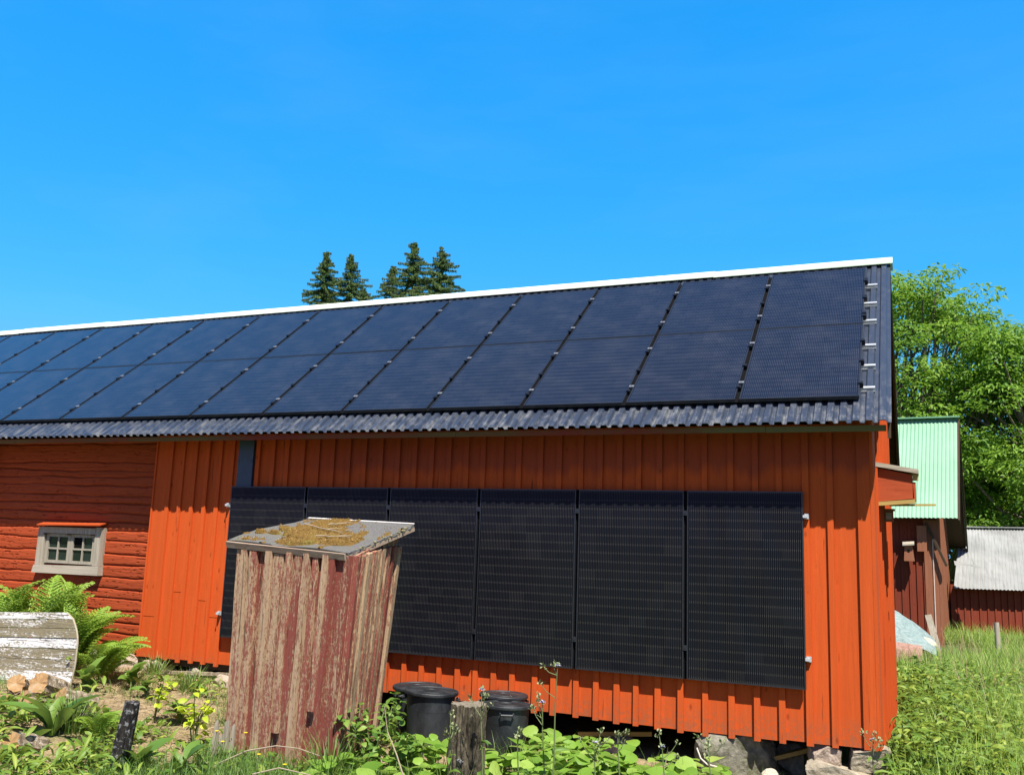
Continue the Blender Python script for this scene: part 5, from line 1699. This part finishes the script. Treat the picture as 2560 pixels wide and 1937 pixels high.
# arching bare twigs before the shed
def twig(pts, r, label):
    b = MB(); b.tube(pts, [r * (1 - .7 * k / (len(pts) - 1)) for k in range(len(pts))], 6)
    tag(b.build('twig', TWIG), label, 'twig', 'bare twigs in the weeds')
twig([(-5.0, -2.5, .0), (-4.85, -2.48, .12), (-4.6, -2.45, .24), (-4.35, -2.42, .30), (-4.15, -2.40, .30), (-3.95, -2.38, .26)], .009, 'long arching bare twig across the front of the shed')
twig([(-4.3, -2.75, .16), (-4.1, -2.7, .22), (-3.85, -2.68, .20), (-3.5, -2.65, .15)], .007, 'bare twig curving low in the grass under the shed')
twig([(-3.15, -2.4, .1), (-3.28, -2.38, .35), (-3.38, -2.36, .5), (-3.42, -2.36, .68)], .007, 'thin brown twig standing in front of the left tub')
twig([(-1.5, -1.5, .1), (-1.46, -1.5, .3), (-1.43, -1.48, .42)], .005, 'short brown twig upright before the dark gap under the barn')

# ------------------------------------------------------------------ ground cover and grass (nobody could count these)
def blades(lb, n, xf, yf, h, wd, cm, cs, keep=None, pitch=(.75, 1.5), m=0):
    x, y = xf(n), yf(n)
    if keep is not None:
        k = keep(x, y); x, y = x[k], y[k]
    n = len(x)
    hh = h(n) if callable(h) else np.full(n, h)
    lb.leaves('blade', np.stack([x, y, gzv(x, y) - .02], 1), U(0, 6.283, n), U(*pitch, n), rng.normal(0, .4, n), hh, wd, np.clip(rng.normal(cm, cs, n), 0, 1), m)
vn = np.vectorize(lambda x, y: fbm(x * 1.1, y * 1.1, 3.3, 3))
vn2 = np.vectorize(lambda x, y: fbm(x * .45, y * .45, 8.3, 3))

# meadow to the right and behind
lb = LB()
blades(lb, 26000, lambda n: U(.3, 3.6, n), lambda n: U(1.5, 12.5, n), lambda n: U(.08, .26, n), .009, .5, .22, lambda x, y: (x > .35 + .02 * y) & (vn(x, y) > -.35))
blades(lb, 26000, lambda n: U(-.4, 6.0, n), lambda n: U(7.5, 18.0, n), lambda n: U(.2, .55, n), .012, .55, .25, lambda x, y: (vn2(x, y) > -.25))
blades(lb, 12000, lambda n: U(.6, 2.6, n), lambda n: U(-2, 3.0, n), lambda n: U(.08, .22, n), .007, .5, .2)
tag(lb.build('meadow_grass', F_MEADOW), kind='stuff')
lb = LB()
blades(lb, 3200, lambda n: U(.4, 4.0, n), lambda n: U(1.0, 15, n), lambda n: U(.2, .7, n), .007, .5, .25, lambda x, y: vn(x, y) > .0)
tag(lb.build('dry_grass', F_STRAW), kind='stuff')
# undergrowth along the gable
lb = LB()
for k in range(620):
    y = rng.uniform(-.35, 6.5); w_ = .28 + .17 * y if y < 3 else .8
    x = (.16 if y > .2 else .10) + abs(rng.normal(0, 1)) * .62 * min(1, .5 + y * .3)
    if x > 2.2: continue
    h = rng.uniform(.22, .60) * max(.3, 1.05 - .55 * x)
    if y < .25: h *= .6
    zb = gz(x, y)
    n = rng.integers(14, 24)
    t = U(.15, 1, n)
    lx, ly = rng.normal(0, .10), rng.normal(0, .10)
    pos = np.stack([x + lx * t + rng.normal(0, .03, n), y + ly * t + rng.normal(0, .03, n), zb + h * t], 1)
    c = rng.uniform(.2, .7)
    lb.leaves('lance', pos, U(0, 6.28, n), U(-.6, .5, n), rng.normal(0, .5, n), U(.07, .15, n), U(.028, .045, n), np.clip(c + rng.normal(0, .15, n), 0, 1))
tag(lb.build('undergrowth', F_UNDER), kind='stuff')
lb = LB()
blades(lb, 7000, lambda n: U(.12, 2.4, n), lambda n: U(-.4, 5.5, n), lambda n: U(.25, .62, n), .008, .55, .22, lambda x, y: (vn(x, y) > -.2))
blades(lb, 9000, lambda n: U(.5, 4.5, n), lambda n: U(1.0, 9, n), lambda n: U(.08, .28, n), .009, .8, .2, lambda x, y: (vn2(x, y) > -.1))
tag(lb.build('tall_grass', F_MEADOW), kind='stuff')
lb = LB()
n = 6500
x, y = U(.3, 4.2, n), U(-.5, 9.0, n)
k = (x > .3 + .04 * y) & (vn(x + 4, y) > -.12)
x, y = x[k], y[k]; n = len(x)
L_ = U(.05, .13, n)
lb.leaves('ovate', np.stack([x, y, gzv(x, y) + U(.04, .30, n)], 1), U(0, 6.28, n), U(-.3, .8, n), rng.normal(0, .5, n), L_, L_ * U(.35, .6, n), np.clip(rng.normal(.6, .25, n), 0, 1))
tag(lb.build('meadow_weeds', F_UNDER, smooth=True), kind='stuff')
# bright large leaved cover under the barn front
lb = LB()
n = 2300
x, y = U(-4.0, -.2, n), U(-2.6, -.35, n)
k = ((vn(x, y) > -.30) & (y < -.55 - .55 * np.clip((x + 2.2) / 2, 0, 1) * 0) & ~((np.abs(x + 2.88) < .2) & (np.abs(y + 2.0) < .2)) & ~((x < -3.55) & (y > -1.3)) & ~((np.abs(x + 3.93) < .3) & (np.abs(y + .66) < .3)) & ~((np.abs(x + 3.14) < .28) & (np.abs(y + .66) < .28)))
k &= ~((x > -1.1) & (y > -.9))
x, y = x[k], y[k]; n = len(x)
hh = U(.04, .27, n) * np.where(y > -1.7, 1.0, .7)
L_ = U(.09, .19, n)
pos = np.stack([x, y, gzv(x, y) + hh], 1)
lb.leaves('round', pos, U(0, 6.28, n), U(-.25, .6, n), rng.normal(0, .3, n), L_, L_ * .85, np.clip(rng.normal(.5, .22, n), 0, 1))
tag(lb.build('leafy_ground_cover', F_BROAD, smooth=True), kind='stuff')
# low weeds on the left ground
lb = LB()
n = 11000
x, y = U(-9.5, -3.9, n), U(-4.2, .0, n)
k = (vn(x, y) > -.02) | ((y < -3.2) & (vn(x, y) > -.25)) | ((x > -5.0) & (y < -2.2))
k &= ~((x < -7.3) & (y > -2.3)) & ~((x > -7.6) & (x < -5.3) & (y > -1.9) & (vn2(x * 2, y * 2) > -.15))
x, y = x[k], y[k]; n = len(x)
L_ = U(.035, .11, n)
lb.leaves('ovate', np.stack([x, y, gzv(x, y) + U(.0, .12, n)], 1), U(0, 6.28, n), U(-.2, .9, n), rng.normal(0, .4, n), L_, L_ * .55, np.clip(rng.normal(.5, .22, n), 0, 1))
n = 5200
x, y = U(-9.5, -3.9, n), U(-4.2, .0, n)
k = (vn(x + 9, y + 2) > -.05) & ~((x < -7.3) & (y > -2.3)) & ~((x > -7.6) & (x < -5.3) & (y > -1.9) & (vn2(x * 2, y * 2) > -.15))
x, y = x[k], y[k]; n = len(x)
L_ = U(.06, .16, n)
lb.leaves('lance', np.stack([x, y, gzv(x, y) + U(.0, .16, n)], 1), U(0, 6.28, n), U(-.2, 1.2, n), rng.normal(0, .5, n), L_, L_ * U(.14, .3, n), np.clip(rng.normal(.62, .25, n), 0, 1))
tag(lb.build('low_weeds', F_UNDER, smooth=True), kind='stuff')
# green grass in front of the shed and in patches
lb = LB()
blades(lb, 9000, lambda n: U(-5.3, -3.2, n), lambda n: U(-3.4, -2.0, n), lambda n: U(.10, .32, n), .008, .35, .2, lambda x, y: (vn(x, y) > -.3) & ~((x < -3.9) & (y > -2.12)))
blades(lb, 14000, lambda n: U(-9, -4.4, n), lambda n: U(-4.3, -.2, n), lambda n: U(.05, .2, n), .006, .5, .25, lambda x, y: (vn(x + 5, y) > .02))
blades(lb, 5000, lambda n: U(-8.5, -5.2, n), lambda n: U(-1.8, -.1, n), lambda n: U(.06, .18, n), .006, .6, .2, lambda x, y: (vn2(x, y + 4) > -.1))
blades(lb, 2500, lambda n: U(-3.4, .3, n), lambda n: U(-2.6, -.6, n), lambda n: U(.15, .4, n), .007, .5, .2)
tag(lb.build('grass', F_GRASS), kind='stuff')
# straw litter
lb = LB()
n = 15000
x, y = U(-9.5, -4.2, n), U(-4.4, .0, n)
k = vn(x + 2, y + 3) > -.3
x, y = x[k], y[k]; n = len(x)
lb.leaves('blade', np.stack([x, y, gzv(x, y) + U(.002, .03, n)], 1), U(0, 6.28, n), rng.normal(0, .18, n), rng.normal(0, .4, n), U(.05, .2, n), U(.003, .007, n), U(0, 1, n))
tag(lb.build('straw_litter', F_STRAW), kind='stuff')
